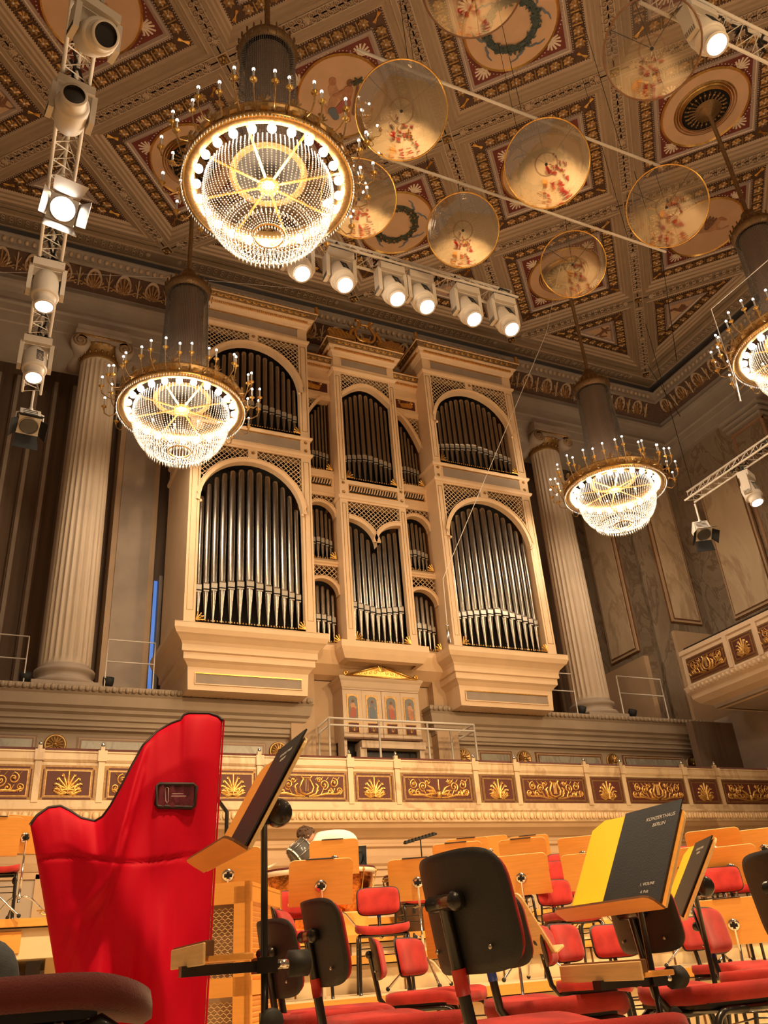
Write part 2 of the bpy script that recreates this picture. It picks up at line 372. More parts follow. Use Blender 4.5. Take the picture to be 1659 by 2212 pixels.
# figure paintings (generic) for the medallions, in units of the disc radius
def fig_shapes(kind):
    S = []
    if kind == 'pair':
        S += [(capsule((-.22, .33), (-.20, .05), .13, .11), 'flesh'), (capsule((-.22, -.02), (-.42, -.38), .12, .06), 'flesh'), (capsule((-.42, -.38), (-.52, -.12), .06, .04), 'flesh'), (capsule((-.2, .52), (-.2, .56), .1, .1), 'terra'),
              (capsule((-.13, .3), (-.02, -.02), .05, .04), 'flesh'), (capsule((.22, .22), (.12, -.12), .14, .12), 'terra'), (capsule((.28, .42), (.29, .45), .09, .09), 'umber'),
              (capsule((.1, .22), (-.2, .12), .05, .04), 'terra'), (capsule((.12, -.16), (-.1, -.34), .15, .12), 'rose'), (capsule((.1, -.35), (.16, -.7), .1, .06), 'terra'), (capsule((-.3, -.35), (-.22, -.55), .12, .1), 'ribbon'),
              (capsule((.52, .45), (.32, -.5), .03, .06), 'umber')]+[(capsule((.52, .45), (.52+.2*cos(a), .45+.12*sin(a)), .05, .02), 'wreath') for a in (0, 1, 2, 3.1, 4)]
    elif kind == 'horse':
        S += [(capsule((.25, -.05), (-.3, -.12), .13, .10), 'flesh'), (capsule((-.3, -.12), (-.55, -.35), .07, .03), 'flesh'), (capsule((-.28, -.15), (-.42, -.52), .07, .03), 'flesh'), (capsule((.35, -.05), (.6, -.12), .06, .03), 'flesh'),
              (capsule((.6, -.12), (.8, .0), .03, .03), 'flesh'), (capsule((.3, .05), (.42, .38), .10, .06), 'flesh'), (capsule((.42, .38), (.62, .3), .07, .04), 'terra')]+[(capsule((.05, .02), (-.1+.12*i, .5-.05*abs(i-1)), .09, .03), 'umber') for i in range(4)]
    else:
        S += [(capsule((.05, .25), (.0, -.05), .14, .12), 'flesh'), (capsule((.1, .48), (.1, .5), .1, .1), 'terra'), (capsule((0, -.1), (.2, -.45), .1, .05), 'flesh'), (capsule((0, -.1), (-.2, -.4), .1, .05), 'flesh'),
              (capsule((.1, .2), (.4, .05), .06, .04), 'flesh'), (capsule((-.02, .25), (-.4, .42), .1, .03), 'umber'), (capsule((.12, .25), (.5, .45), .1, .03), 'umber'), (capsule((.3, -.35), (.55, -.2), .08, .05), 'umber')]
    return S
def disc_xy(s, t):
    x, y, _ = W(s, t); return x, y
def medallion(cell, s, t, kind):
    mb = MB(); x, y = disc_xy(s, t); R = .875; z = ZC+.105
    # orientation: figures stand with their feet toward the platform's left edge of the frame
    ang = radians(-28)
    ca, sa = cos(ang), sin(ang)
    # seen from below the x axis runs to the right when y is up and away, so mirror nothing, heads away from the organ wall
    f = lambda a, b, h: (x+(a*ca-b*-sa)*R, y-(b*ca-a*sa)*R*1.05, z-.02-h)
    KYX = KY/KX
    def circ(r, dz, k=48): return [(x+r*cos(2*pi*i/k), y+r*KYX*sin(2*pi*i/k), z+dz) for i in range(k)]
    def disc(r, dz, m_):
        c = circ(r, dz); mb.add(c, [tuple(range(len(c)))[::-1]], m_)
    def annul(r0, r1, z0, z1, m_):
        a, b = circ(r0, z0), circ(r1, z1); k = len(a); mb.add(a+b, [(i, i+k, (i+1) % k+k, (i+1) % k) for i in range(k)], m_, True)
    annul(R*1.03, R*1.0, 0, -.045, 'gold'); annul(R*1.0, R*.97, -.045, -.01, 'gold'); disc(R*.975, -.012, 'medal')
    for i in range(84):
        q = 2*pi*i/84; mb.octa((x+R*1.085*cos(q), y+R*1.085*KYX*sin(q), z-.01), .016, 'pearl')
    if kind in ('wreath', 'wreathb'):
        for i in range(150):
            q = random.uniform(0, 2*pi); rr = R*random.uniform(.44, .63); a = random.uniform(0, pi)
            px, py = x+rr*cos(q), y+rr*KYX*sin(q); l = .06
            mb.add([(px+l*cos(a), py+l*sin(a), z-.04), (px-l*.5*sin(a), py+l*.5*cos(a), z-.055), (px-l*cos(a), py-l*sin(a), z-.04), (px+l*.5*sin(a), py-l*.5*cos(a), z-.05)], [(0, 1, 2, 3)], kind)
        annul(R*.61, R*.46, -.02, -.02, kind); annul(R*.60, R*.535, -.02, -.05, kind); annul(R*.535, R*.47, -.05, -.02, kind)
        for q0 in range(4):
            q = q0*pi/2+.5
            for sg in (-1, 1):
                p = [(R*(.62+.035*j)*cos(q+sg*(.07*j+.04*sin(j*2))), R*(.62+.035*j)*sin(q+sg*(.07*j+.04*sin(j*2)))) for j in range(8)]
                mb.ridge(p, .055, .006, 'ribbon', lambda a, b, h: (x+a, y+b, z-.02-h))
        if kind == 'wreath':
            for i in range(16):
                q = 2*pi*i/16; mb.octa((x+R*.535*cos(q), y+R*.535*KYX*sin(q), z-.06), .045, 'golddk', .02)
    elif kind == 'rose':
        for r in (.72, .66, .60): annul(R*r, R*(r-.035), -.012, -.05, 'golddk' if r != .66 else 'gold')
        disc(R*.56, -.02, 'dark'); annul(R*.58, R*.55, -.03, -.08, 'gold')
        for i in range(24):
            q = 2*pi*i/24; p = (cos(q), sin(q))
            f2 = lambda a, b, h, p=p: (x+a, y+b, z-.03-h)
            mb.ridge([(R*.20*p[0], R*.20*p[1]), (R*.50*p[0], R*.50*p[1])], .05, .05, 'bronze', f2)
            mb.octa((x+R*.42*p[0], y+R*.42*p[1], z-.06), .04, 'golddk', .03)
        annul(R*.22, R*.17, -.03, -.12, 'golddk'); disc(R*.17, -.10, 'bronze')
    else:
        for i, (p, m_) in enumerate(fig_shapes(kind)): mb.poly([(a*.8, b*.8) for a, b in p], .004+.0015*i, m_, f)
    return mb.build('medallion', cell)
def coffer(i, j, kind, tri=None):
    P = [(i, j), (i+1, j), (i+1, j+1), (i, j+1)]
    if tri == 'top': P = [(i, j), (i+1, j), (i, j+1)]
    if tri == 'right': P = [(i, j), (i+1, j+1), (i, j+1)]
    if tri == 'left': P = [(i, j), (i+1, j), (i+1, j+1)]
    mb = MB()
    for a in ((0, 0, .030, 0, 'cream3'), (.030, -.012, .036, -.012, 'cream4'), (.036, 0, .058, 0, 'cream3'), (.058, 0, .062, -.02, 'cream4'), (.062, -.02, .068, .03, 'cream4'), (.068, .03, .084, .03, 'cream3'), (.084, .03, .092, .075, 'cream4'), (.092, .075, .106, .08, 'cream3'), (.106, .08, .118, .12, 'cream4'), (.118, .12, .203, .12, 'brown2')): ring(mb, P, *a)
    ring(mb, P, 0, 0, .004, .0, 'cream3')
    for a in ((.203, .12, .206, .08, 'rosegrey'), (.206, .08, .217, .075, 'rosegrey'), (.217, .075, .221, .095, 'pearl'), (.221, .095, .236, .12, 'rosegrey')): ring(mb, P, *a)
    fld = inset(P, .234); mb.add([W(*p, .12) for p in fld], [tuple(range(len(fld)))], 'coffer_red' if tri is None else 'medal')
    B = inset(P, .160); n = len(P)
    for e in range(n):
        a, b = B[e], B[(e+1) % n]; L = hypot(b[0]-a[0], b[1]-a[1]); k = max(2, int(round(L/.0755)))
        for q in range(k+1):
            u = q/k; s, t = a[0]+(b[0]-a[0])*u, a[1]+(b[1]-a[1])*u
            if q in (0, k):
                if q == 0:
                    cx = sum(p[0] for p in P)/n; cy = sum(p[1] for p in P)/n; dx, dy = s-cx, t-cy; l = hypot(dx, dy)
                    for da in (-.25, 0, .25):
                        ex, ey = (dx*cos(da)-dy*sin(da))/l, (dx*sin(da)+dy*cos(da))/l
                        mb.ridge([(s-.03*ex, t-.03*ey), (s+.036*ex, t+.036*ey)], .014, .03, 'gold', lambda a_, b_, h: W(a_, b_, .12-h))
                continue
            rosette(mb, s, t, ZC+.12, .115)
            u2 = (q+.5)/k
            if q < k-1:
                s, t = a[0]+(b[0]-a[0])*u2, a[1]+(b[1]-a[1])*u2; dx, dy = -(b[1]-a[1])/L, (b[0]-a[0])/L
                mb.ridge([(s-.028*dx, t-.028*dy), (s+.028*dx, t+.028*dy)], .010, .035, 'golddk', lambda a_, b_, h: W(a_, b_, .12-h), False)
    for dd in (.1225, .1985):
        Q = inset(P, dd)
        for e in range(n):
            a, b = Q[e], Q[(e+1) % n]; L = hypot(b[0]-a[0], b[1]-a[1]); k = int(L/.0145)
            for q in range(k):
                u = (q+.5)/k; x, y, z = W(a[0]+(b[0]-a[0])*u, a[1]+(b[1]-a[1])*u, .11); mb.octa((x, y, z), .014, 'pearl')
    c = mb.build('coffer', ceiling)
    if tri is None:
        cm = MB(); F = inset(P, .236); cs, ct = i+.5, j+.5
        for (s, t) in F:
            dx, dy = cs-s, ct-t; l = hypot(dx, dy); dx, dy = dx/l, dy/l
            x0, y0, _ = W(s+dx*.02, t+dy*.02); x1, y1, _ = W(cs, ct); vx, vy = x1-x0, y1-y0; l = hypot(vx, vy); vx, vy = vx/l, vy/l
            f = lambda a, b, h, x0=x0, y0=y0, vx=vx, vy=vy: (x0+a*vy+b*vx, y0-a*vx+b*vy, ZC+.12-h)
            palmette(cm, lambda a, b, h, f=f: f(a, .33-b, h), .3, .26, 'pearl', 7, 1.1, .015)
            for sg in (-1, 1):
                for (px_, py_, r_, tn) in ((.16, .42, .085, 1.1), (.36, .50, .06, 1.0), (.52, .62, .05, .8)):
                    cm.ridge(spiral(sg*px_, py_, r_, pi/2, sg*-tn, 10, .3), .035, .012, 'pearl', f)
                cm.ridge([(sg*.05, .40), (sg*.2, .52), (sg*.4, .56), (sg*.66, .72)], .035, .012, 'pearl', f)
        cm.build('corner_ornament', c)
        medallion(c, i+.5, j+.5, kind)
    else:
        cm = MB(); cx = sum(p[0] for p in fld)/3; cy = sum(p[1] for p in fld)/3; x, y, z = W(cx, cy, .115)
        for q, (p, m_) in enumerate(fig_shapes('horse' if (i+j) % 2 else 'cherub')): cm.poly([(a*.42, b*.42) for a, b in p], .004+.001*q, {'flesh': 'umber', 'terra': 'umber'}.get(m_, m_), lambda a, b, h: (x+a, y-b, z-h))
        cm.build('medallion', c)
kinds = {(-1, 0): 'wreathb', (0, -1): 'rose', (-1, 1): 'pair', (0, 0): 'rose2', (1, 0): 'rose', (0, 1): 'wreath', (-1, 2): 'rose', (1, -1): 'horse', (-2, 1): 'rose', (-2, 2): 'cherub', (0, 1): 'wreath'}
for i in range(-4, 4):
    for j in range(-5, 5):
        ss, dd = i+j, i-j
        if ss+1 < -2 or ss > 2 or dd > 3 or dd < -5: continue
        tri = None
        if ss == 2: tri = 'top'
        elif dd == 3: tri = 'right'
        elif dd == -5: tri = 'left'
        k = kinds.get((i, j), ('wreath', 'pair', 'rose', 'cherub')[(i*3+j) % 4])
        coffer(i, j, 'wreathb' if k == 'rose2' else k, tri)
# reliefs on the ribs and bosses at their crossings
def rib(a, b):
    x0, y0, _ = W(*a); x1, y1, _ = W(*b); L = hypot(x1-x0, y1-y0); ux, uy = (x1-x0)/L, (y1-y0)/L; mx, my = (x0+x1)/2, (y0+y1)/2
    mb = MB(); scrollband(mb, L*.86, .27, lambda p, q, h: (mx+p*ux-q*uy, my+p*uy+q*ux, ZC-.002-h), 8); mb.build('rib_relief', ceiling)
def boss(s, t):
    mb = MB(); x, y, _ = W(s, t)
    mb.poly([W(s+a, t+b)[:2] for a, b in ((-.034, -.034), (.034, -.034), (.034, .034), (-.034, .034))], .02, 'cream4', lambda a, b, h: (a, b, ZC-h)); recalc
    mb.poly([W(s+a, t+b)[:2] for a, b in ((-.027, -.027), (.027, -.027), (.027, .027), (-.027, .027))], .025, 'bronze', lambda a, b, h: (a, b, ZC-h))
    rosette(mb, s, t, ZC-.03, .10, 'golddk', 'gold', 6); mb.lathe([(.05, -.05), (.035, -.07), (0, -.07)], 'dark', 12, (x, y, ZC)); mb.build('boss', ceiling)
for i in range(-4, 5):
    for j in range(-5, 6):
        if -2 <= i+j <= 3 and -5 <= i-j <= 3:
            boss(i, j)
            if i+j < 3 and i+1-j <= 3: rib((i, j), (i+1, j))
            if i+j < 3 and i-(j+1) >= -5: rib((i, j), (i, j+1))
for k in range(5):
    xa = -2.5+k*2*KX if k < 4 else None
    if xa is None: break
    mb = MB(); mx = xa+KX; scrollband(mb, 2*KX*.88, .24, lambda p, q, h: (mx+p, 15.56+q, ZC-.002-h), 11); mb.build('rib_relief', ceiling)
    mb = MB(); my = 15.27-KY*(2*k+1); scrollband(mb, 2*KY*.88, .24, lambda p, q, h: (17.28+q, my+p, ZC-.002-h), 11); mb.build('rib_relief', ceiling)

# ================================================================ walls
# fascia planes of the entablature
YF, XR, XL = 15.95, 17.70, -3.26
path = [(XL, 2), (XL, YF), (XR, YF), (XR, 2)]
ent = MB()
prof = [(0, 13.10), (0, 13.22), (.0, 13.50), (.03, 13.52), (.03, 13.78), (.06, 13.80), (.06, 13.98), (.10, 14.02), (.10, 14.06), (.02, 14.08), (.02, 14.34), (.16, 14.38), (.24, 14.42), (.26, 14.50), (.10, 14.52)]
ent.mould(path, prof, 'stone2')
ent.mould(path, [(-.9, 13.10), (0, 13.10)], 'stone2')
ent.mould(path, [(.10, 14.52), (.10, 14.70), (.16, 14.72)], 'stone2')
ent.mould(path, [(.16, 14.72), (.20, 14.76), (.26, 14.95), (.38, 15.14), (.44, 15.20)], 'brown2', smooth=True)
ent.mould(path, [(.44, 15.20), (.50, 15.22), (.50, 15.28), (.46, 15.29), (.56, 15.44), (.60, 15.46), (.60, 15.50), (.0, 15.50)], 'stone2')
ent.mould(path, [(-.30, 15.40), (-.25, 15.62), (-.12, 15.88), (.04, 16.02), (.17, 16.11)], 'slate', smooth=True)
trim1 = ent.build('trim_1', **ST)
# palmettes of the cyma and the egg row
cy = MB(); eg = MB()
def run(p, q, step, fn):
    L = hypot(q[0]-p[0], q[1]-p[1]); n = int(round(L/step)); ux, uy = (q[0]-p[0])/L, (q[1]-p[1])/L
    for i in range(n):
        d = (i+.5)/n*L; fn(i, p[0]+ux*d, p[1]+uy*d, ux, uy, uy, -ux)
def cyma(i, x, y, ux, uy, nx, ny):
    f = lambda a, b, h: (x+ux*a+nx*(.17+.27*max(0, b/.48)**1.3+h), y+uy*a+ny*(.17+.27*max(0, b/.48)**1.3+h), 14.74+b)
    if i % 2 == 0:
        palmette(cy, lambda a, b, h: f(a, b+.07, h), .2, .33, 'frieze_gold', 9, 1.25, .05, .05)
        cy.ridge([(.155*cos(q*pi/8), .24+.20*sin(q*pi/8)) for q in range(-2, 11)], .045, .07, 'cream4', f, False)
    else:
        cy.ridge([(0, .05), (0, .42)], .08, .06, 'cream4', f); cy.ridge(spiral(-.06, .12, .06, 0, 1, 8), .03, .05, 'golddk', f); cy.ridge(spiral(.06, .12, .06, pi, -1, 8), .03, .05, 'golddk', f)
        for sg in (-1, 1): cy.ridge([(0, .2), (sg*.07, .34)], .05, .04, 'golddk', f)
def egg(i, x, y, ux, uy, nx, ny): eg.sphere((x+nx*.54, y+ny*.54, 15.36), .055, 'cream4', 6, 4, (1, 1, 1.3))
run((-2.6, YF), (17.1, YF), .33, cyma); run((XR, 15.4), (XR, 7), .33, cyma)
run((-2.6, YF), (17.0, YF), .155, egg); run((XR, 15.3), (XR, 7), .155, egg)
cy.build('palmette_frieze', trim1); eg.build('egg_moulding', trim1)
# back wall, hanging, side piers
wb = MB(); wb.b2(XL-1, XR+1, 18.1, 18.4, 0, 16.3, 'brown')
for x in [-2.6+i*.42 for i in range(14)]+[11.9, 12.4, 12.9, 13.7, 14.2]:
    wb.b2(x, x+.16, 17.98, 18.12, 5.4, 13.6, 'brown'); wb.b2(x+.04, x+.12, 17.93, 18.0, 5.4, 13.6, 'stone')
for x0 in (1.95, 11.75): wb.b2(x0, x0+.95, 17.4, 18.1, 5.4, 13.3, 'tan'); wb.b2(x0+.12, x0+.83, 17.36, 17.42, 5.9, 12.9, 'stone')
wb.build('wall_back', **ST)
# blue lit window slit beside the organ
wn = MB(); wn.b2(3.02, 3.10, 18.0, 18.08, 5.6, 8.7, 'blue'); w1 = wn.build('window_1', **ST)
wf = MB(); wf.b2(2.90, 2.98, 17.9, 18.08, 5.4, 8.8, 'stone'); wf.b2(3.12, 3.2, 17.9, 18.08, 5.4, 8.8, 'stone'); wf.build('window_frame', w1)
wr = MB()
def panel(mb, f, a0, a1, b0, b1, m_in='marblep', m_fr='tan', fw_=.09):
    """raised framed panel; f maps (a, b, out)"""
    def bx(p0, p1, q0, q1, h, mm):
        vs = [f(p0, q0, h), f(p1, q0, h), f(p1, q1, h), f(p0, q1, h), f(p0, q0, 0), f(p1, q0, 0), f(p1, q1, 0), f(p0, q1, 0)]
        mb.add(vs, [(0, 1, 2, 3), (0, 4, 5, 1), (1, 5, 6, 2), (2, 6, 7, 3), (3, 7, 4, 0)], mm)
    bx(a0, a1, b0, b1, .03, 'wooddk'); bx(a0+.03, a1-.03, b0+.03, b1-.03, .07, m_fr); bx(a0+fw_, a1-fw_, b0+fw_, b1-fw_, .085, 'wooddk'); bx(a0+fw_+.03, a1-fw_-.03, b0+fw_+.03, b1-fw_-.03, .10, m_in)
X2 = 17.55
wr.b2(X2, X2+.3, -6, 16.0, 0, 13.3, 'marble')
wr.b2(15.45, 18.0, YF, YF+.10, 5.3, 13.3, 'marble')
wr.b2(15.45, 15.55, YF, 18.2, 5.3, 13.3, 'marble')
fA = lambda a, b, h: (15.45-h, a, b); fB = lambda a, b, h: (a, YF-h, b); fC = lambda a, b, h: (X2-h, a, b)
panel(wr, fA, 16.5, 17.7, 7.5, 13.0); wr.b2(15.30, 15.46, 16.3, 18.0, 5.4, 7.3, 'tan')
panel(wr, fB, 16.15, 17.25, 8.15, 12.6)
wr.b2(16.10, 17.55, YF-.10, YF, 5.3, 7.9, 'tan')
for (y0, y1) in ((13.55, 15.05), (10.2, 11.7), (6.8, 8.3)): panel(wr, fC, y0, y1, 8.0, 12.1, 'marbleo' if y0 < 13 else 'marblep')
for y0 in (12.3, 8.9, 5.5): # marble pilasters with bronze edges
    wr.b2(X2-.22, X2, y0, y0+.95, 5.3, 12.7, 'marble'); wr.b2(X2-.25, X2-.2, y0-.06, y0+.02, 6, 12.7, 'marbleo'); wr.b2(X2-.25, X2-.2, y0+.93, y0+1.01, 6, 12.7, 'marbleo')
    for k in range(4): wr.b2(X2-.30-.05*k, X2, y0-.06-.05*k, y0+1.01+.05*k, 12.55+.14*k, 12.62+.14*k, 'marbleo' if k == 0 else 'stone2')
wr.b2(15.3, 15.5, YF-.16, YF+1.5, 12.75, 12.95, 'stone2'); wr.b2(15.25, 16.0, YF-.22, YF, 12.95, 13.2, 'stone2'); wr.b2(16.05, 17.5, YF-.12, YF, 12.75, 12.95, 'marbleo')
wr.build('wall_right', **ST)
# wall under the balconies and behind the platform
wl = MB(); YB = 13.55
wl.b2(-5, 22, YB, YB+.25, 0, 2.87, 'tan')
wl.mould([(-5, YB), (22, YB)], [(0, 2.02), (.03, 2.04), (.03, 2.08), (.07, 2.12), (.09, 2.2), (.05, 2.22), (0, 2.24)], 'tan')
wl.mould([(-5, YB), (22, YB)], [(0, 2.36), (.05, 2.38), (.05, 2.42), (.0, 2.44)], 'tan')
for x0 in (-1.6, 2.2, 5.55, 8.6, 12, 15): # shallow pilasters
    wl.b2(x0, x0+.62, YB-.08, YB, 0, 1.9, 'marblep'); wl.b2(x0-.05, x0+.67, YB-.12, YB, 1.80, 1.95, 'tan'); wl.b2(x0-.08, x0+.70, YB-.15, YB, 1.92, 1.98, 'tan')
for x0, x1 in ((3.05, 5.3), (6.4, 8.4), (9.5, 11.8), (12.8, 14.8)): panel(wl, lambda a, b, h: (a, YB-h*.35, b), x0, x1, .4, 1.75, 'tan', 'tan')
wall = wl.build('wall_stage', **ST)
dr = MB(); dr.b2(-.25, .92, YB-.10, YB-.02, .6, 2.02, 'stone'); dr.b2(-.33, -.25, YB-.13, YB, .6, 2.08, 'tan'); dr.b2(.92, 1.0, YB-.13, YB, .6, 2.08, 'tan'); dr.b2(-.33, 1.0, YB-.13, YB, 2.02, 2.10, 'tan')
dr.b2(.34, .36, YB-.12, YB-.09, .6, 2.0, 'wooddk'); door = dr.build('door_1', **ST)
dk = MB(); dk.sphere((.83, YB-.15, 1.42), .035, 'black', 8, 5); dk.tube([(.83, YB-.15, 1.42), (.86, YB-.09, 1.42)], .012, 'chrome'); dk.build('door_handle', door)
rw2 = MB(); rw2.b2(16.6, 16.7, 13, 18, 2, 5.5, 'stone')
rw2.b2(15.3, 22, 15.2, 15.4, 2.8, 5.3, 'brown'); rw2.build('wall_balcony_side', **ST)
# floor and risers
fl = MB(); fl.b2(-6, 20, -8, 14, -.1, 0, 'floor'); fl.build('floor', **ST)
def riser(x0, x1, y0, y1, z, label, z0=0):
    mb = MB(); mb.b2(x0, x1, y0, y1, z-.045, z, 'floor'); mb.b2(x0, x1, y0-.02, y0+.03, z-.065, z+.002, 'wood')
    mb.b2(x0, x1, y0+.05, y1-.02, z0, z-.05, 'fascia')
    o = mb.build('stage_riser', label=label, category='platform')
    g = MB()
    x = x0+.6
    while x < x1:
        g.b2(x, x+.012, y0+.035, y0+.06, z0+.01, z-.06, 'wooddk'); x += 1.0
    g.b2(x0, x1, y0+.03, y0+.05, z-.075, z-.066, 'dark'); g.build('board_joint', o)
    return o
riser(2.0, 14.8, 6.15, 7.5, .44, 'lowest broad orchestra riser of pale boards with an orange wooden nosing')
riser(2.0, 14.8, 7.5, 8.7, .72, 'second orchestra riser from below, pale beige front with wooden edge')
riser(2.0, 14.8, 8.7, 9.7, .92, 'third orchestra riser from below, pale front under the timpani platform')
riser(2.1, 14.8, 9.7, 13.3, 1.12, 'topmost orchestra riser reaching back to the tan wall below the balcony')
o = riser(-3.5, 2.0, 8.9, 13.3, 1.22, 'high platform at left behind the red harp cover, orange front board', .9)
pf = MB(); pf.b2(.62, .74, 8.95, 9.02, 0, .88, 'black'); pf.build('support_post', o)
pf = MB(); pf.b2(-3.5, .55, 8.93, 9.0, .95, 1.12, 'wood'); pf.b2(.85, 2, 8.93, 9.0, .95, 1.12, 'wood'); pf.b2(-3.5, .5, 9.2, 9.25, .0, .9, 'fascia'); pf.b2(.8, 1.9, 9.2, 9.25, .0, .9, 'fascia'); pf.build('front_board', o)
bx = MB(); bx.b2(2.55, 3.95, 9.05, 9.65, .921, 1.16, 'wood'); bevel(bx.build('stage_box', label='orange wooden box step in front of the timpani', category='box'), .01)
#@@@ ORGAN
# ================================================================ pipe organ
organ = empty('pipe_organ', (XC, 15.6, 5.3), label='huge cream and gold pipe organ with three towers on the back wall', category='pipe organ')
ORG = Matrix.Translation((-XC, -15.6, -5.3))
def omb(): b = MB(); b.X = ORG; return b
def offset_up(pts, d):
    out = []; n = len(pts)
    for i, p in enumerate(pts):
        a = pts[max(0, i-1)]; b = pts[min(n-1, i+1)]; dx, dz = b[0]-a[0], b[1]-a[1]; l = hypot(dx, dz) or 1
        out.append((p[0]-dz/l*d, p[1]+dx/l*d))
    return out
def interp(pts, x):
    best = None
    for a, b in zip(pts, pts[1:]):
        if min(a[0], b[0])-1e-9 <= x <= max(a[0], b[0])+1e-9 and abs(a[0]-b[0]) > 1e-9:
            z = a[1]+(b[1]-a[1])*(x-a[0])/(b[0]-a[0]); best = z if best is None else max(best, z)
    return best
pipe_n = [0]
def pipe(x, y, z0, ztop, zm, r):
    b = omb(); n = 14; fl_ = min(.9, (zm-z0))
    b.lathe([(r*.22, z0), (r*.93, zm-.10), (r, zm-.06), (r, ztop-r*1.3), (r*.96, ztop-r*.7), (r*.75, ztop-r*.25), (r*.3, ztop-.01), (0, ztop)], 'tin', n, (x, y, 0))
    mw = r*.86; mh = max(.10, r*1.15)
    b.b2(x-mw, x+mw, y-r*1.02, y-r*.6, zm, zm+mh, 'tinl')            # flattened upper lip
    b.b2(x-mw, x+mw, y-r*1.03, y-r*.5, zm-.03, zm, 'dark')
    b.b2(x-mw*.95, x+mw*.95, y-r*1.05, y-r*.6, zm-.055, zm-.03, 'tinl')
    q = [(x-mw*.9+0*i, 0) for i in range(0)]
    pts = [(x+mw*.92*cos(t_), zm+mh+mw*.42*sin(t_)) for t_ in [pi*i/8 for i in range(9)]]
    b.poly(pts, .012, 'chrome', lambda a, c, h: (a, y-r*.99-h, c))
    pt = [(x-mw*.8, zm-.06), (x+mw*.8, zm-.06), (x, z0+(zm-z0)*.35)]
    o = b.build('organ_pipe', organ); pipe_n[0] += 1
def bay(x0, x1, y, zs, arch, ztop, npipe, mz, cell=.098, gold=True, rs=None, latz=None, side=.04, bump=1.0, slats=False):
    """opening x0..x1 with sill zs; arch = polyline of the opening's top; ztop = top of the lattice"""
    aw = .10 if (x1-x0) > .9 else .07
    up = offset_up(arch, aw); up[0] = (arch[0][0], up[0][1] if up[0][1] > arch[0][1] else arch[0][1]); up[-1] = (arch[-1][0], max(up[-1][1], arch[-1][1]))
    b = omb(); n = len(arch)
    vs = [(p[0], y-.02, p[1]) for p in arch]+[(p[0], y-.02, p[1]) for p in up]+[(p[0], y+.14, p[1]) for p in arch]
    b.add(vs, [(i, i+1, n+i+1, n+i) for i in range(n-1)]+[(2*n+i, 2*n+i+1, i+1, i) for i in range(n-1)], 'cream')
    i2 = offset_up(arch, aw*.82)
    b.add([(p[0], y-.045, p[1]) for p in i2]+[(p[0], y-.045, p[1]) for p in up]+[(p[0], y-.02, p[1]) for p in i2], [(i, i+1, n+i+1, n+i) for i in range(n-1)]+[(2*n+i, 2*n+i+1, i+1, i) for i in range(n-1)], 'cream')
    b.build('arch_moulding', organ)
    # lattice of diagonal slats
    l = omb()
    def inside(x, z):
        if not (x0 <= x <= x1 and z < ztop): return False
        u = interp(up, x); return u is not None and z > u
    zlo = min(p[1] for p in arch)
    for sg in (1, -1):
        c0 = min(x0-ztop, x0+zlo, x0-zlo)-3; k = 0
        rng = [(x0-ztop, x1-zlo)] if sg == 1 else [(x0+zlo, x1+ztop)]
        c = rng[0][0]
        while c < rng[0][1]:
            seg = None; N = 90
            for i in range(N+1):
                z = zlo+(ztop-zlo)*i/N; x = c+z if sg == 1 else c-z
                if inside(x, z): seg = (seg[0], (x, z)) if seg else ((x, z), (x, z))
                elif seg:
                    l.tube([(seg[0][0], y+.02+.004*sg, seg[0][1]), (seg[1][0], y+.02+.004*sg, seg[1][1])], .0085, 'cream', 4, caps=False); seg = None
            if seg and seg[0] != seg[1]: l.tube([(seg[0][0], y+.02+.004*sg, seg[0][1]), (seg[1][0], y+.02+.004*sg, seg[1][1])], .0085, 'cream', 4, caps=False)
            c += cell*1.15
    l.b2(x0, x1, y+.02, y+.05, ztop-.02, ztop, 'bronze')
    l.build('lattice', organ)
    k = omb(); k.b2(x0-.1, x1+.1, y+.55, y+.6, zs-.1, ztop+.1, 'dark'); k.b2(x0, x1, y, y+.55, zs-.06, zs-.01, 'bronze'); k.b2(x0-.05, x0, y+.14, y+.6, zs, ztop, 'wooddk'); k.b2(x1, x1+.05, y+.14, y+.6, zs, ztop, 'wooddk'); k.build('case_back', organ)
    # pipes
    W_ = x1-x0-2*.012; ws = []
    for i in range(npipe):
        u = abs((i-(npipe-1)/2)/((npipe-1)/2)) if npipe > 1 else 0
        ws.append(1+.45*(1-u)*bump)
    tot = sum(ws); x = x0+.012
    for i, wgt in enumerate(ws):
        wd = W_*wgt/tot; r = wd*.43; xc = x+wd/2; x += wd
        u = abs((i-(npipe-1)/2)/((npipe-1)/2))
        a = min(filter(None, [interp(arch, xc-r*.7), interp(arch, xc+r*.7), interp(arch, xc)]), default=ztop)
        zm = mz+.17*(1-u)*(1 if bump >= 0 else 0)*min(1, (x1-x0)/2)+(.1*u if bump < 0 else 0)
        pipe(xc, y+.20, zs, a-.06, zm, r)
    if gold:
        g = omb(); nn = int((x1-x0)/.055)
        for i in range(nn): g.octa((x0+(i+.5)*(x1-x0)/nn, y+.02, zs+.015), .02, 'gold', .03)
        for sx, xx in ((1, x0), (-1, x1)):
            for q in range(4):
                a_ = q*.5; g.ridge([(xx+sx*.01, zs), (xx+sx*(.04+.13*cos(a_)), zs+.02+.15*sin(a_))], .05, .03, 'gold', lambda a, c, h: (a, y-.01-h, c))
                g.ridge(spiral(xx+sx*.09, zs+.05, .05, 0, sx, 8), .025, .03, 'golddk', lambda a, c, h: (a, y-.01-h, c))
        g.build('gilt_sill', organ)
def capital_line(b, x0, x1, y0, yb, z, prof=None, m='cream'):
    b.mould([(x0, yb), (x0, y0), (x1, y0), (x1, yb)], [(o, z+dz) for o, dz in (prof or [(0, -.05), (.03, -.04), (.05, 0), (.05, .03), (.0, .04)])], m)
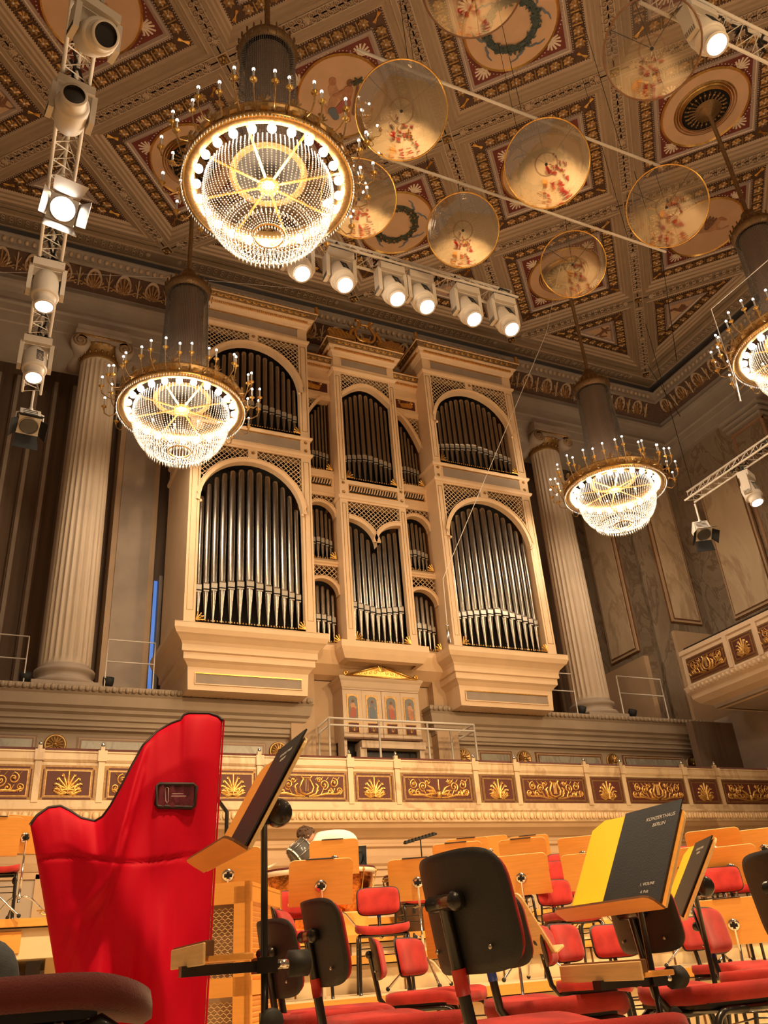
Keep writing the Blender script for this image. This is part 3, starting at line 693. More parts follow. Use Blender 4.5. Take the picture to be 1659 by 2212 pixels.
def rect_groove(b, x0, x1, z0, z1, y, m='golddk', w=.010):
    for (a0, a1, c0, c1) in ((x0, x1, z0, z0+w), (x0, x1, z1-w, z1), (x0, x0+w, z0, z1), (x1-w, x1, z0, z1)): b.b2(a0, a1, y-.004, y+.01, c0, c1, m)
def gpanel(b, x0, x1, z0, z1, y):
    b.b2(x0, x1, y-.004, y+.02, z0, z1, 'taupe'); b.b2(x0-.02, x1+.02, y-.02, y+.01, z1, z1+.02, 'gold'); b.b2(x0-.02, x0, y-.02, y+.01, z0, z1, 'cream'); b.b2(x1, x1+.02, y-.02, y+.01, z0, z1, 'cream'); b.b2(x0-.02, x1+.02, y-.012, y+.01, z0-.02, z0, 'cream')
def studs(b, x, zs_, y):
    for z in zs_:
        for q in range(5): b.octa((x+.028*cos(q*1.2566), y-.01, z+.028*sin(q*1.2566)), .018, 'golddk', .018)
        b.octa((x, y-.02, z), .02, 'gold')
def cornice(x0, x1, y0, yb, zb, s=.62, k=.72):
    b = omb(); P = [(x0, yb), (x0, y0), (x1, y0), (x1, yb)]
    b.mould(P, [(k*o_, zb+s*z_) for o_, z_ in ((0, 0), (.03, .02), (.05, .08), (.07, .12), (.12, .16), (.13, .26), (.20, .30), (.22, .36))], 'cream')
    b.mould(P, [(k*o_, zb+s*z_) for o_, z_ in ((.22, .36), (.22, .38), (.24, .40), (.30, .56))], 'bronze'); b.mould(P, [(k*.30, zb+s*.56), (k*.33, zb+s*.58)], 'cream')
    b.mould(P, [(k*.33, zb+.58*s), (k*.33, zb+.61*s), (0, zb+.61*s)], 'gold')
    c = b.build('cornice', organ)
    d = omb()
    def dent(i, x, y, ux, uy, nx, ny): d.box((x+nx*.155*k, y+ny*.155*k, zb+.22*s), (.022+.03*abs(nx), .022+.03*abs(ny), .06*s), 'gold')
    def orn(i, x, y, ux, uy, nx, ny):
        f = lambda a, c_, h: (x+ux*a+nx*(.245*k+.30*c_*k+h), y+uy*a+ny*(.245*k+.30*c_*k+h), zb+.40*s+c_*s)
        if i % 2:
            for q in range(5): d.ridge([(0, .02), (.05*sin((q-2)*.7), .02+.11*cos((q-2)*.7))], .022, .02, 'gold', f)
        else:
            d.ridge([(-.05, .09), (.05, .09)], .06, .02, 'golddk', f, False); d.ridge([(0, .02), (0, .13)], .04, .03, 'bronze', f)
    o_ = .0
    for p, q in (((x0, yb), (x0, y0)), ((x0, y0), (x1, y0)), ((x1, y0), (x1, yb))):
        d.v, d.f, d.m, d.s = [], [], [], []; run(p, q, .045, dent); d.build('dentil_row', c)
        d.v, d.f, d.m, d.s = [], [], [], []; run(p, q, .085, orn); d.build('gilt_frieze', c)
    return zb+.61*s
def tower(x0, x1, y0, yb, levels, ctop, label):
    """case boards of a tower; levels = openings with (sill, ztop_board)"""
    b = omb(); oxl, oxr = levels['open']; z0 = levels['z0']; zt = levels['zt']
    for a0, a1 in ((x0, oxl), (oxr, x1)): b.b2(a0, a1, y0, y0+.25, z0, zt, 'cream')
    b.b2(x0, x0+.05, y0+.25, yb, z0, zt, 'cream'); b.b2(x1-.05, x1, y0+.25, yb, z0, zt, 'cream')
    for (c0, c1) in levels['bands']: b.b2(oxl, oxr, y0, y0+.25, c0, c1, 'cream')
    for z in levels['strings']: capital_line(b, x0, x1, y0, yb, z)
    for (c0, c1) in levels['grooves']:
        rect_groove(b, x0+.045, oxl-.045, c0, c1, y0); rect_groove(b, oxr+.045, x1-.045, c0, c1, y0)
    b.build('tower_case', organ)
    for (c0, c1) in levels['panels']: g = omb(); gpanel(g, oxl+.02, oxr-.02, c0, c1, y0); g.build('grey_panel', organ)
    for z in levels['studs']:
        for zz in z:
            for xx in ((x0+oxl)/2, (x1+oxr)/2): g = omb(); studs(g, xx, [zz], y0); g.build('gilt_rosette', organ)
    for z in levels.get('mid', ()): g = omb(); studs(g, (x0+x1)/2, [z], y0-.02); g.build('gilt_rosette', organ)
    cornice(x0, x1, y0, yb, ctop)
def semi(x0, x1, zs, r=None, n=20):
    c = (x0+x1)/2; R_ = (x1-x0)/2; return [(c-R_*cos(pi*i/n), zs+R_*sin(pi*i/n)) for i in range(n+1)]
DZ = .03   # heights were read with the eye .03 m lower
YT, YCN, YRC, YBK = 14.80, 15.0, 15.30, 17.0
for x0, x1, ol, orr in ((3.06, 5.68, 3.28, 5.46), (8.78, 11.40, 8.98, 11.16)):
    L = dict(open=(ol, orr), z0=6.46, zt=14.25, bands=[(6.44, 6.55), (10.53, 11.16), (13.71, 14.25)], strings=[10.62, 11.05, 13.80], grooves=[(6.75, 10.45), (11.25, 13.65)], panels=[(10.72, 10.98), (13.91, 14.14)], studs=[(10.74, 10.95)], mid=[10.44, 13.62])
    tower(x0, x1, YT, YBK, L, 14.20, '')
    bay(ol, orr, YT, 6.56, semi(ol, orr, 9.12), 10.53, 13, 7.25)
    bay(ol, orr, YT, 11.17, semi(ol, orr, 12.28), 13.71, 15, 11.62)
    k = omb(); k.b2((ol+orr)/2-.10, (ol+orr)/2+.10, YT-.01, YT+.05, 10.30, 10.53, 'cream'); k.b2((ol+orr)/2-.10, (ol+orr)/2+.10, YT-.01, YT+.05, 13.48, 13.71, 'cream')
    for s_, xx in ((1, ol), (-1, orr)):
        for z in (9.1, 12.26): k.sphere((xx+s_*.01, YT-.03, z), .035, 'cream', 8, 5)
    k.build('keystone', organ)
# centre tower
ol, orr = 6.60, 7.86
L = dict(open=(ol, orr), z0=6.46, zt=13.85, bands=[(6.44, 6.52), (9.76, 10.36), (13.30, 13.85)], strings=[9.85, 13.40], grooves=[(6.75, 9.7), (10.3, 13.2)], panels=[(13.53, 13.74)], studs=[(9.98, 10.22)])
tower(6.42, 8.03, YCN, YBK, L, 13.80, '')
N = 12
R1 = (orr-ol)/2
vee = [(ol+R1*sin(pi/2*i/N)*1.0, 8.72+.60*cos(pi/2*i/N)) for i in range(N+1)]+[(orr-R1*cos(pi/2*i/N), 8.72+.60*sin(pi/2*i/N)) for i in range(1, N+1)]
bay(ol, orr, YCN, 6.53, vee, 9.76, 9, 7.22, bump=-.3)
seg = [(ol+(orr-ol)*i/16, 12.62+.38*sin(pi*i/16)) for i in range(17)]
bay(ol, orr, YCN, 10.37, seg, 13.30, 10, 10.95)
rb = omb()
def louvre(b, x0, x1, z0, z1, y, n):
    b.b2(x0, x1, y-.003, y+.01, z0, z1, 'dark')
    for i in range(n):
        x = x0+(i+.5)*(x1-x0)/n; w_ = (x1-x0)/n
        b.ridge([(x-w_*.35, z0+.02), (x+w_*.1, (z0+z1)/2), (x+w_*.35, z1-.02)], w_*.5, .05, 'cream', lambda a, c, h: (a, y-.003-h, c), False); b.octa((x+w_*.2, y-.03, z1-.03), .018, 'gold')
    rect_groove(b, x0-.02, x1+.02, z0-.02, z1+.02, y-.01, 'gold', .012)
louvre(rb, ol+.06, orr-.04, 9.99, 10.17, YCN, 18)
# recessed flats between the towers
for x0, x1, inn in ((5.68, 6.42, 1), (8.03, 8.78, -1)):
    for (z0, z1, zz_) in ((6.44, 6.52, ()), (8.26, 8.42, (8.34,)), (9.99, 10.66, (10.10, 10.55)), (12.62, 13.42, (12.74, 13.2))):
        b = omb(); b.b2(x0, x1, YRC, YRC+.2, z0, z1, 'cream')
        for z in zz_: capital_line(b, x0, x1, YRC, YRC+.1, z, [(0, -.04), (.03, -.02), (.03, .02), (0, .03)])
        b.build('flat_case', organ)
    bay(x0+.02, x1-.02, YRC, 6.55, semi(x0+.02, x1-.02, 7.60), 8.26, 6, 7.05, bump=.6)
    bay(x0+.02, x1-.02, YRC, 8.44, semi(x0+.02, x1-.02, 9.45), 9.99, 7, 8.85, bump=.6)
    q = [(x0+.02+(x1-x0-.04)*i/12, 0) for i in range(13)]
    rr = x1-x0
    if inn == 1: ar = [(x, 11.62+1.12*sin(pi/2*((x-x0)/rr))**.8) for x, _ in q]
    else: ar = [(x, 11.62+1.12*sin(pi/2*((x1-x)/rr))**.8) for x, _ in q]
    bay(x0+.02, x1-.02, YRC, 10.68, ar, 12.72, 8, 11.1, bump=.2)
    louvre(rb, x0+.08, x1-.08, 10.26, 10.43, YRC, 9)
    # gilded swan panel
    g = omb(); g.b2(x0+.06, x1-.06, YRC-.005, YRC+.01, 12.86, 13.12, 'maroon')
    f = lambda a, c, h: ((x0+x1)/2+inn*a, YRC-.01-h, 12.99+c)
    g.poly(capsule((-.16, -.03), (.05, -.05), .07, .06), .03, 'gold', f); g.ridge([(.05, -.03), (.13, .02), (.10, .08), (.16, .09)], .04, .03, 'gold', f, False)
    g.ridge([(-.1, 0), (-.22, .08), (-.25, .05)], .08, .03, 'gold', f); g.ridge([(-.05, 0), (-.12, .09)], .06, .035, 'golddk', f)
    g.build('swan_panel', organ)
    cornice(x0, x1, YRC, YRC+.02, 13.40)
rb.build('louvre_panel', organ)
# corbelled base
def corbel(x0, x1, y0, yb, z, pr, m='cream'):
    b = omb(); b.mould([(x0, yb), (x0, y0), (x1, y0), (x1, yb)], [(o, z+dz) for o, dz in pr], m); return b
tw = [(.14, 0), (.14, -.10), (.10, -.19), (.06, -.22), (-.02, -.30), (-.05, -.36), (-.05, -.48), (-.09, -.50), (-.09, -.62), (-.14, -.66), (-.20, -.74), (-.20, -.78), (-.22, -1.16), (-.9, -1.16)]
for x0, x1 in ((3.02, 5.76), (8.70, 11.44)):
    b = corbel(x0, x1, YT, YBK, 6.46, tw)
    b.b2(x0-.14, x1+.14, YT-.14, YBK, 6.455, 6.47, 'cream')
    o = b.build('corbel_base', organ)
    g = omb(); gpanel(g, x0+.35, x1-.35, 5.42, 5.60, YT+.205); rect_groove(g, x0+.33, x1-.33, 5.40, 5.62, YT+.20, 'gold', .014); g.build('base_panel', o)
b = corbel(6.36, 8.09, YCN, YBK, 6.46, [(.12, 0), (.12, -.12), (.08, -.22), (.02, -.34), (-.1, -.36)]); b.b2(6.24, 8.21, YCN-.12, YBK, 6.455, 6.47, 'cream'); b.build('corbel_base', organ)
b = omb(); b.mould([(5.5, YRC), (9.0, YRC)], [(.06, 6.46), (.06, 6.36), (-.05, 6.1), (-.3, 5.95), (-.5, 5.9)], 'cream'); b.b2(5.5, 9.0, YRC-.06, YBK, 6.455, 6.46, 'cream')
b.b2(5.3, 9.2, 15.85, 16.0, 2.9, 5.95, 'tan'); b.b2(5.4, 5.9, 15.6, 16.0, 2.9, 6.0, 'tan'); b.b2(8.6, 9.1, 15.6, 16.0, 2.9, 6.0, 'tan')
b.build('corbel_base', organ)
# crowning lyre and finials
g = omb(); zt = 14.17; f = lambda a, c, h: (7.22+a, YCN-.20-h*1.5, zt+.08+c)
for sg in (-1, 1):
    pts = [(0, 0), (sg*.16, .02), (sg*.25, .12), (sg*.27, .25), (sg*.20, .38), (sg*.13, .50), (sg*.13, .60), (sg*.20, .66), (sg*.24, .62)]
    g.tube([f(a, c, .02) for a, c in pts], .035, 'gold', 6)
    pts = [(sg*.30, .0), (sg*.42, .08), (sg*.38, .22), (sg*.30, .32), (sg*.33, .40), (sg*.40, .36)]
    g.tube([f(a, c, .02) for a, c in pts], .04, 'gold', 6, radii=[.06, .06, .045, .035, .035, .015])
    g.poly([(sg*a, c) for a, c in ((.30, -.02), (.36, .10), (.55, .12), (.70, .22), (.78, .16), (.92, .18), (.95, .08), (1.02, .05), (.98, -.06), (.6, -.06))][::sg], .05, 'golddk', f)
    for k in range(5): g.ridge([(sg*(.45+.1*k), -.03), (sg*(.55+.11*k), .12+.02*(k % 2))], .05, .08, 'gold', f)
g.tube([f(-.15, .53, .02), f(.15, .53, .02)], .022, 'gold', 6)
for k in range(5): g.tube([f(-.08+.04*k, .06, .02), f(-.08+.04*k, .53, .02)], .006, 'golddk', 4)
g.poly([(-.12, 0), (.12, 0), (.08, .08), (-.08, .08)], .05, 'gold', f)
g.build('lyre_crest', organ)
for x in (5.90, 8.60, 11.62):
    g = omb(); g.lathe([(.05, 0), (.07, .05), (.03, .10), (.05, .16), (.035, .22), (.05, .25), (0, .31)], 'gold', 8, (x, YT-.14, 14.58)); g.build('finial', organ)
# organ console case under the organ
con = empty('organ_console', (XC, 15.35, 3.0), label='cream console cabinet with four painted arched panels and gilded pediment below the organ', category='organ console')
CX = Matrix.Translation((-XC, -15.35, -3.0))
def cmb(): b = MB(); b.X = CX; return b
yc = 15.35; xa, xb = 6.40, 8.10
b = cmb(); b.b2(xa, xb, yc, 15.84, 4.62, 5.84, 'cream2'); b.mould([(xa, 15.84), (xa, yc), (xb, yc), (xb, 15.84)], [(0, 5.62), (.02, 5.65), (.05, 5.76), (.08, 5.80), (.10, 5.84), (0, 5.86)], 'cream2')
b.b2(xa-.08, xb+.08, yc-.08, 15.84, 5.845, 5.86, 'cream2'); b.b2(7.245, 7.255, yc-.006, yc, 4.62, 5.6, 'wooddk'); b.b2(xa, xb, yc-.006, yc, 5.59, 5.60, 'wooddk'); b.b2(xa, xb, yc-.03, yc, 4.60, 4.64, 'wooddk')
for x in (6.82, 7.68): b.b2(x-.004, x+.004, yc-.005, yc, 4.64, 5.59, 'golddk')
b.build('cabinet_body', con)
b = cmb(); b.b2(xa+.02, xb, 15.6, 15.84, 3.0, 4.62, 'dark'); b.b2(xa, xa+.06, yc+.02, 15.7, 3.0, 4.62, 'cream2'); b.b2(6.72, xb+.02, yc-.10, 15.6, 4.42, 4.56, 'cream2'); b.b2(6.70, 6.84, yc-.05, 15.5, 3.0, 4.44, 'cream2'); b.b2(8.0, 8.1, yc-.05, 15.5, 3.0, 4.44, 'cream2'); b.b2(6.84, 8.0, yc+.1, yc+.2, 3.2, 4.40, 'black'); b.build('keydesk', con)
for i, x in enumerate((6.61, 7.03, 7.45, 7.87)):
    b = cmb(); w_ = .10; b.X = CX@Matrix.Translation((0, 0, 4.98-4.55*.82))@Matrix.Diagonal((1, 1, .82, 1))
    b.b2(x-w_-.03, x+w_+.03, yc-.012, yc, 4.55, 5.18, 'golddk')
    pts = [(x-w_, 4.58), (x+w_, 4.58)]+[(x+w_*cos(t_), 5.04+w_*sin(t_)) for t_ in [pi*k/10 for k in range(11)]]
    b.poly(pts, .006, 'greyb', lambda a, c, h: (a, yc-.012-h, c))
    mm = ('flesh', 'ribbon', 'terra', 'flesh')[i]; f = lambda a, c, h: (x+a, yc-.018-h, 4.62+c)
    b.poly(capsule((.0, .30), (.0, .17), .045, .055), .004, mm, f); b.poly(capsule((.0, .18), (.01*(i-1), .04), .055, .065), .006, ('rose', 'greyb', 'rose', 'terra')[i] if i != 1 else 'ribbon', f)
    b.poly(capsule((.0, .385), (.0, .395), .028, .028), .006, 'umber', f); b.ridge([(0, .30), (.07, .24), (.04, .17)], .03, .006, 'flesh', f); b.ridge([(0, .30), (-.07, .26), (-.05, .33)], .03, .006, 'flesh', f)
    b.b2(x-w_-.01, x+w_+.01, yc-.012, yc, 4.25, 4.48, 'maroon'); b.b2(x-w_-.03, x+w_+.03, yc-.006, yc, 4.23, 4.50, 'golddk')
    for q in range(5): b.ridge([(0, 0), (.07*sin((q-2)*.8), .12*cos((q-2)*.6))], .025, .012, 'golddk', lambda a, c, h: (x+a, yc-.014-h, 4.28+c))
    b.build('painted_panel', con)
g = cmb(); f = lambda a, c, h: (7.25+a, yc-.05-h, 5.855+c*.8)
g.poly([(-.78, 0), (.78, 0), (.60, .06), (.08, .26), (-.08, .26), (-.60, .06)], .03, 'gold', f)
for sg in (-1, 1):
    g.tube([f(sg*.72, .03, .04), f(sg*.1, .27, .04)], .022, 'gold', 6); g.tube([f(a, c, .03) for a, c in spiral(sg*.78, .07, .06, -pi/2, sg*1.1, 12)], .022, 'gold', 6)
    for k in range(5): g.ridge(spiral(sg*(.14+.11*k), .07+.015*(4-k), .05, pi/2, sg, 10), .025, .05, 'golddk', f)
palmette(g, lambda a, c, h: f(a, c+.16, h+.03), .1, .16, 'gold', 7, 1.2, .02, .03)
g.tube([f(-.8, 0, .05), f(.8, 0, .05)], .018, 'gold', 6); g.build('pediment', con)

# ================================================================ columns
def column(x, y, label):
    e = empty('ionic_column', (x, y, 5.40), label=label, category='column')
    b = MB(); b.b2(-.58, .58, -.58, .58, 0, .10, 'stone'); b.lathe([(.56, .10), (.60, .15), (.58, .20), (.50, .22), (.48, .28), (.50, .33), (.54, .36), (.54, .42), (.47, .44), (.46, .5)], 'stone', 32); b.build('base', e)
    s_ = MB(); n = 24; R_ = lambda z: .455-.06*((z-.5)/7)**1.6
    prof = []; K = n*6; vs = []; fs = []; zz = [.5, .62, .70, 2, 3.5, 5, 6.4, 7.3, 7.42, 7.5]
    for i, z in enumerate(zz):
        for k in range(K):
            ph = k/K*n % 1.0; d_ = .026*sin(pi*min(1, max(0, (ph-.12)/.76)))**.6 if .12 < ph < .88 else 0
            if i in (0, 9): d_ = 0
            r = R_(z)-(d_ if 0 < i < 9 else 0); q = 2*pi*k/K; vs.append((r*cos(q), r*sin(q), z))
    for i in range(len(zz)-1):
        for k in range(K): fs.append((i*K+k, i*K+(k+1) % K, (i+1)*K+(k+1) % K, (i+1)*K+k))
    s_.add(vs, fs, 'colstone', False); s_.build('shaft', e)
    c = MB(); c.lathe([(.395, 7.5), (.42, 7.54), (.40, 7.58), (.40, 7.72), (.48, 7.82), (.50, 7.86), (.44, 7.9)], 'golddk', 24)
    for k in range(20):
        q = 2*pi*k/20; c.octa((.42*cos(q), .42*sin(q), 7.66), .035, 'golddk', .06); c.octa((.49*cos(q), .49*sin(q), 7.82), .035, 'stone', .04)
    for sx in (-1, 1):
        c.X = Matrix.Translation((sx*.47, 0, 7.78))@Matrix.Rotation(pi/2, 4, 'X')
        c.lathe([(0, .50), (.16, .50), (.21, .47), (.19, .3), (.14, .1), (.12, 0), (.14, -.1), (.19, -.3), (.21, -.47), (.16, -.50), (0, -.50)], 'stone', 24); c.X = None
        for yy in (-.505, .505): c.tube([(sx*.47+a, yy, 7.78+b_) for a, b_ in spiral(0, 0, .17, pi/2, -sx*2.2, 36, .12)], .016, 'golddk', 5)
    c.b2(-.52, .52, -.5, .5, 7.86, 7.96, 'stone'); c.tube([(-.47, -.50, 7.96), (.47, -.50, 7.96)], .03, 'golddk', 6)
    c.b2(-.60, .60, -.54, .54, 7.98, 8.06, 'stone'); c.b2(-.57, .57, -.5, .5, 8.06, 8.24, 'stone')
    c.build('capital', e)
    return e
column(1.20, 16.15, 'fluted ionic column left of the organ, behind the left chandelier')
column(13.20, 16.15, 'fluted ionic column right of the organ, nearer the side balcony')
# ================================================================ ledges that carry the columns
LP = [(-.75, 3.0), (-.30, 3.0), (-.30, 3.6), (-.30, 4.62), (-.28, 4.66), (-.20, 4.68), (-.20, 4.72), (-.16, 4.74), (-.16, 4.82), (-.12, 4.84), (-.12, 4.92), (-.06, 4.96), (-.06, 5.02), (.0, 5.06), (.03, 5.24), (.06, 5.28), (.02, 5.30)]
def ledge(name, x0, x1, xr, pans):
    b = MB(); P = [(x0, 17.2), (x0, 15.5), (x1, 15.5), (x1, 17.2)]
    b.mould(P, LP, 'ledgeshade'); b.mould(P, [(.02, 5.30), (.05, 5.33), (.05, 5.40), (.0, 5.42)], 'ledgeshade'); b.b2(x0, x1, 15.5, 17.6, 5.39, 5.42, 'stone')
    o = b.build(name, **ST)
    e_ = MB(); run((x0, 15.5), (x1, 15.5), .115, lambda i, x, y, ux, uy, nx, ny: e_.sphere((x+nx*.06, y+ny*.06, 5.345), .042, 'ledgeshade', 8, 5, (1, .8, 1.25)))
    run((x0+.1, 15.5), (x1-.1, 15.5), .06, lambda i, x, y, ux, uy, nx, ny: e_.octa((x-.0*nx, y-.06*ny, 5.03), .016, 'ledgeshade'))
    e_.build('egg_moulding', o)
    for (a, c) in pans:
        p = MB(); panel(p, lambda u, v, h: (u, 15.80-h*.4, v), a, c, 4.24, 4.58, 'marbleg', 'tan', .05); p.build('marble_panel', o)
    for x in xr:
        g = MB(); g.X = Matrix.Translation((x, 15.80, 4.42))@Matrix.Rotation(pi/2, 4, 'X')
        g.lathe([(.19, 0), (.19, .02), (.17, .04), (.15, .02), (0, .02)], 'golddk', 28)
        for q in range(14): a = 2*pi*q/14; g.ridge([(.04*cos(a), .04*sin(a)), (.14*cos(a), .14*sin(a))], .05, .05, 'golddk', lambda u, v, h: (u, v, .02+h))
        g.sphere((0, 0, .05), .035, 'gold', 8, 5); g.build('rosette', o)
ledge('trim_2', -6, 5.77, (1.15, 5.20), ((-1.2, .85), (1.50, 4.95)))
ledge('trim_3', 8.46, 16.24, (9.27, 10.80, 13.22, 15.60), ((9.62, 10.50), (11.10, 12.92), (13.5, 15.3)))
# ================================================================ front balcony parapet
YP = 13.26
par = empty('balcony_parapet', (XC, YP, 2.8), label='long pale marble choir balcony parapet with gilded relief panels across the back of the stage', category='balcony')
PX = Matrix.Translation((-XC, -YP, -2.8))
def pmb(): b = MB(); b.X = PX; return b
b = pmb(); Q = [(-6, YP), (20, YP)]
b.mould(Q, [(-.3, 2.50), (-.24, 2.52), (-.14, 2.60), (-.06, 2.64), (-.02, 2.70), (.02, 2.72)], 'tan'); b.mould(Q, [(.02, 2.72), (.03, 2.76), (.05, 2.88), (.08, 2.90), (.08, 2.93), (.02, 2.94), (.02, 3.03), (0, 3.04), (0, 3.56), (.01, 3.57)], 'marblep')
b.mould(Q, [(.01, 3.57), (.03, 3.60), (.03, 3.69), (.05, 3.70), (.05, 3.72), (-.3, 3.72)], 'marblep'); b.mould(Q, [(-.30, 3.72), (-.30, 2.5)], 'tan')
b.build('parapet_wall', par)
b = pmb(); run((-6, YP), (20, YP), .135, lambda i, x, y, ux, uy, nx, ny: (b.sphere((x, YP-.05, 2.815), .046, 'cream', 8, 5, (1, .7, 1.25)), b.ridge([(x+.067, 2.77), (x+.067, 2.87)], .02, .03, 'cream', lambda u, v, h: (u, YP-.045-h, v), False))); b.build('egg_moulding', par)
b = pmb(); b.tube([(-6, YP+.10, 3.76), (20, YP+.10, 3.76)], .03, 'rail_red', 6); b.build('handrail', par)
def relief(kind, xc, hw, f=None, parent=par, X=PX, zc=3.265, mirror=1):
    """framed gilded relief; f maps (along, up, out)"""
    b = MB(); b.X = X; hz = .255
    f = f or (lambda a, c, h: (xc+a, YP-h, zc+c))
    def q(a0, a1, c0, c1, h, m_):
        vs = [f(a0, c0, h), f(a1, c0, h), f(a1, c1, h), f(a0, c1, h), f(a0, c0, 0), f(a1, c0, 0), f(a1, c1, 0), f(a0, c1, 0)]
        b.add(vs, [(0, 1, 2, 3), (0, 4, 5, 1), (1, 5, 6, 2), (2, 6, 7, 3), (3, 7, 4, 0)], m_)
    q(-hw, hw, -hz, hz, .012, 'bronze'); 
    for (a0, a1, c0, c1) in ((-hw+.06, hw-.06, hz-.055, hz-.030), (-hw+.06, hw-.06, -hz+.030, -hz+.055), (-hw+.03, -hw+.05, -hz+.06, hz-.06), (hw-.05, hw-.03, -hz+.06, hz-.06)): q(a0, a1, c0, c1, .014, 'maroon')
    q(-hw+.075, hw-.075, -hz+.075, hz-.075, .016, 'golddk'); q(-hw+.085, hw-.085, -hz+.085, hz-.085, .018, 'maroon')
    fr = b.build('relief_frame', parent)
    g = MB(); g.X = X; g2 = lambda a, c, h: f(a, c, .016+h)
    B = -hz+.10
    if kind == 'small':
        for i in range(9):
            t_ = (i-4)*.36; l = .27-.035*abs(i-4)*.6
            ex, ez = l*sin(t_)*1.0, .05+l*cos(t_)*1.02
            pts = [(0, B+.06), (ex*.5, B+.05+(ez-.05)*.6), (ex*.9, B+ez)]
            if i != 4: pts += [(ex*1.04, B+ez*.96), (ex*1.02, B+ez*.86)]
            g.ridge(pts, .036, .03, 'reliefgold', g2, False)
        for sg in (-1, 1):
            for k in range(3): g.ridge([(0, B+.02), (sg*.08, B+.0+.02*k), (sg*(.19-.03*k), B+.05+.05*k)], .05, .035, 'reliefgold', g2)
            g.ridge(spiral(sg*.11, B+.07, .05, -pi/2, sg*1.2, 12), .022, .03, 'reliefgold', g2)
        g.ridge([(0, B), (0, B+.16)], .05, .05, 'reliefgold', g2)
    else:
        W_ = hw-.12
        for sg in (-1, 1):
            for (cx_, cz_, r_, t0, tn) in ((.30, .03, .085, -pi/2, 1.5), (.47, .06, .08, pi/2, -1.4), (.56, -.06, .06, -pi/2, 1.3), (.40, -.07, .05, pi/2, -1.2), (.22, .10, .045, 0, 1.2)):
                if cx_+r_ > W_+.02: cx_ = W_-r_
                g.ridge(spiral(sg*cx_, cz_, r_, t0, sg*tn, 16, .2), .024, .03, 'reliefgold', g2, False)
                g.sphere(g2(sg*cx_, cz_, .02), .017, 'reliefgold', 6, 4)
            g.ridge([(sg*.03, B), (sg*.18, B+.01), (sg*.34, B+.05), (sg*.5, B+.04), (sg*W_, B+.08)], .045, .035, 'reliefgold', g2)
            for k in range(5):
                a_ = .15+.095*k; g.ridge([(sg*a_, B+.03), (sg*(a_+.05), B+.10+.03*(k % 2))], .035, .03, 'reliefgold', g2); g.ridge([(sg*a_, .10), (sg*(a_+.04), .15)], .02, .025, 'reliefgold', g2)
        if kind == 'lyre':
            for sg in (-1, 1):
                g.ridge([(0, B+.03), (sg*.09, B+.06), (sg*.12, B+.14), (sg*.08, B+.22), (sg*.05, B+.27), (sg*.09, B+.31)], .034, .045, 'reliefgold', g2, False)
                g.ridge([(sg*.03, B), (sg*.16, B+.04), (sg*.20, B+.16), (sg*.15, B+.2)], .05, .04, 'reliefgold', g2)
            g.ridge([(-.08, B+.29), (.08, B+.29)], .02, .04, 'reliefgold', g2, False)
            for k in range(3): g.ridge([(-.025+.025*k, B+.08), (-.025+.025*k, B+.28)], .009, .03, 'golddk', g2, False)
        else:
            g.sphere(g2(0, B+.05, .01), .052, 'reliefgold', 10, 7, (1, .7, 1.25)); g.sphere(g2(0, B+.045, .045), .014, 'reliefgold', 6, 4)
            for sg in (-1, 1):
                g.sphere(g2(sg*.02, B+.065, .042), .008, 'bronze', 5, 3)
                for k in range(3): g.ridge([(sg*.05, B+.06), (sg*(.12+.02*k), B+.16-.05*k), (sg*(.22+.03*k), B+.20-.08*k)], .05, .035, 'reliefgold', g2)
            g.ridge([(-.03, B+.02), (0, B+.015), (.03, B+.02)], .012, .05, 'bronze', g2, False)
            g.ridge([(0, B+.12), (0, B+.3)], .05, .03, 'reliefgold', g2)
    g.build('gilt_relief', fr)
pos = [(0, 'mask', .71)]
for sg in (-1, 1): pos += [(sg*1.205, 'small', .37), (sg*2.40, 'lyre', .73), (sg*3.60, 'small', .385), (sg*4.80, 'lyre', .73), (sg*6.02, 'small', .385), (sg*7.22, 'mask2', .73), (sg*8.42, 'small', .385), (sg*9.62, 'lyre', .73)]
for dx, k, hw in pos:
    if -7.9 < dx < 10: relief(k, XC+dx, hw)
for sg in (-1, 1):
    for dx in (.765, 1.625, 3.175, 4.03, 5.58, 6.45, 8.0, 8.85):
        x = XC+sg*dx; pl = pmb(); pl.b2(x-.045, x+.045, YP-.035, YP, 3.0, 3.70, 'marblep'); pl.b2(x-.065, x+.065, YP-.06, YP, 3.58, 3.735, 'marblep'); pl.build('pilaster', par)
        kn = pmb(); kn.b2(x-.03, x+.03, YP-.02, YP+.05, 3.735, 3.80, 'marblep'); kn.lathe([(.022, 3.80), (.028, 3.83), (.01, 3.87), (0, 3.88)], 'chrome', 8, (x, YP, 0)); kn.build('rail_bracket', par)
# balcony floor
b = pmb(); b.b2(-6, 20, YP+.05, 16.0, 2.88, 2.95, 'stone'); b.build('balcony_floor', par)
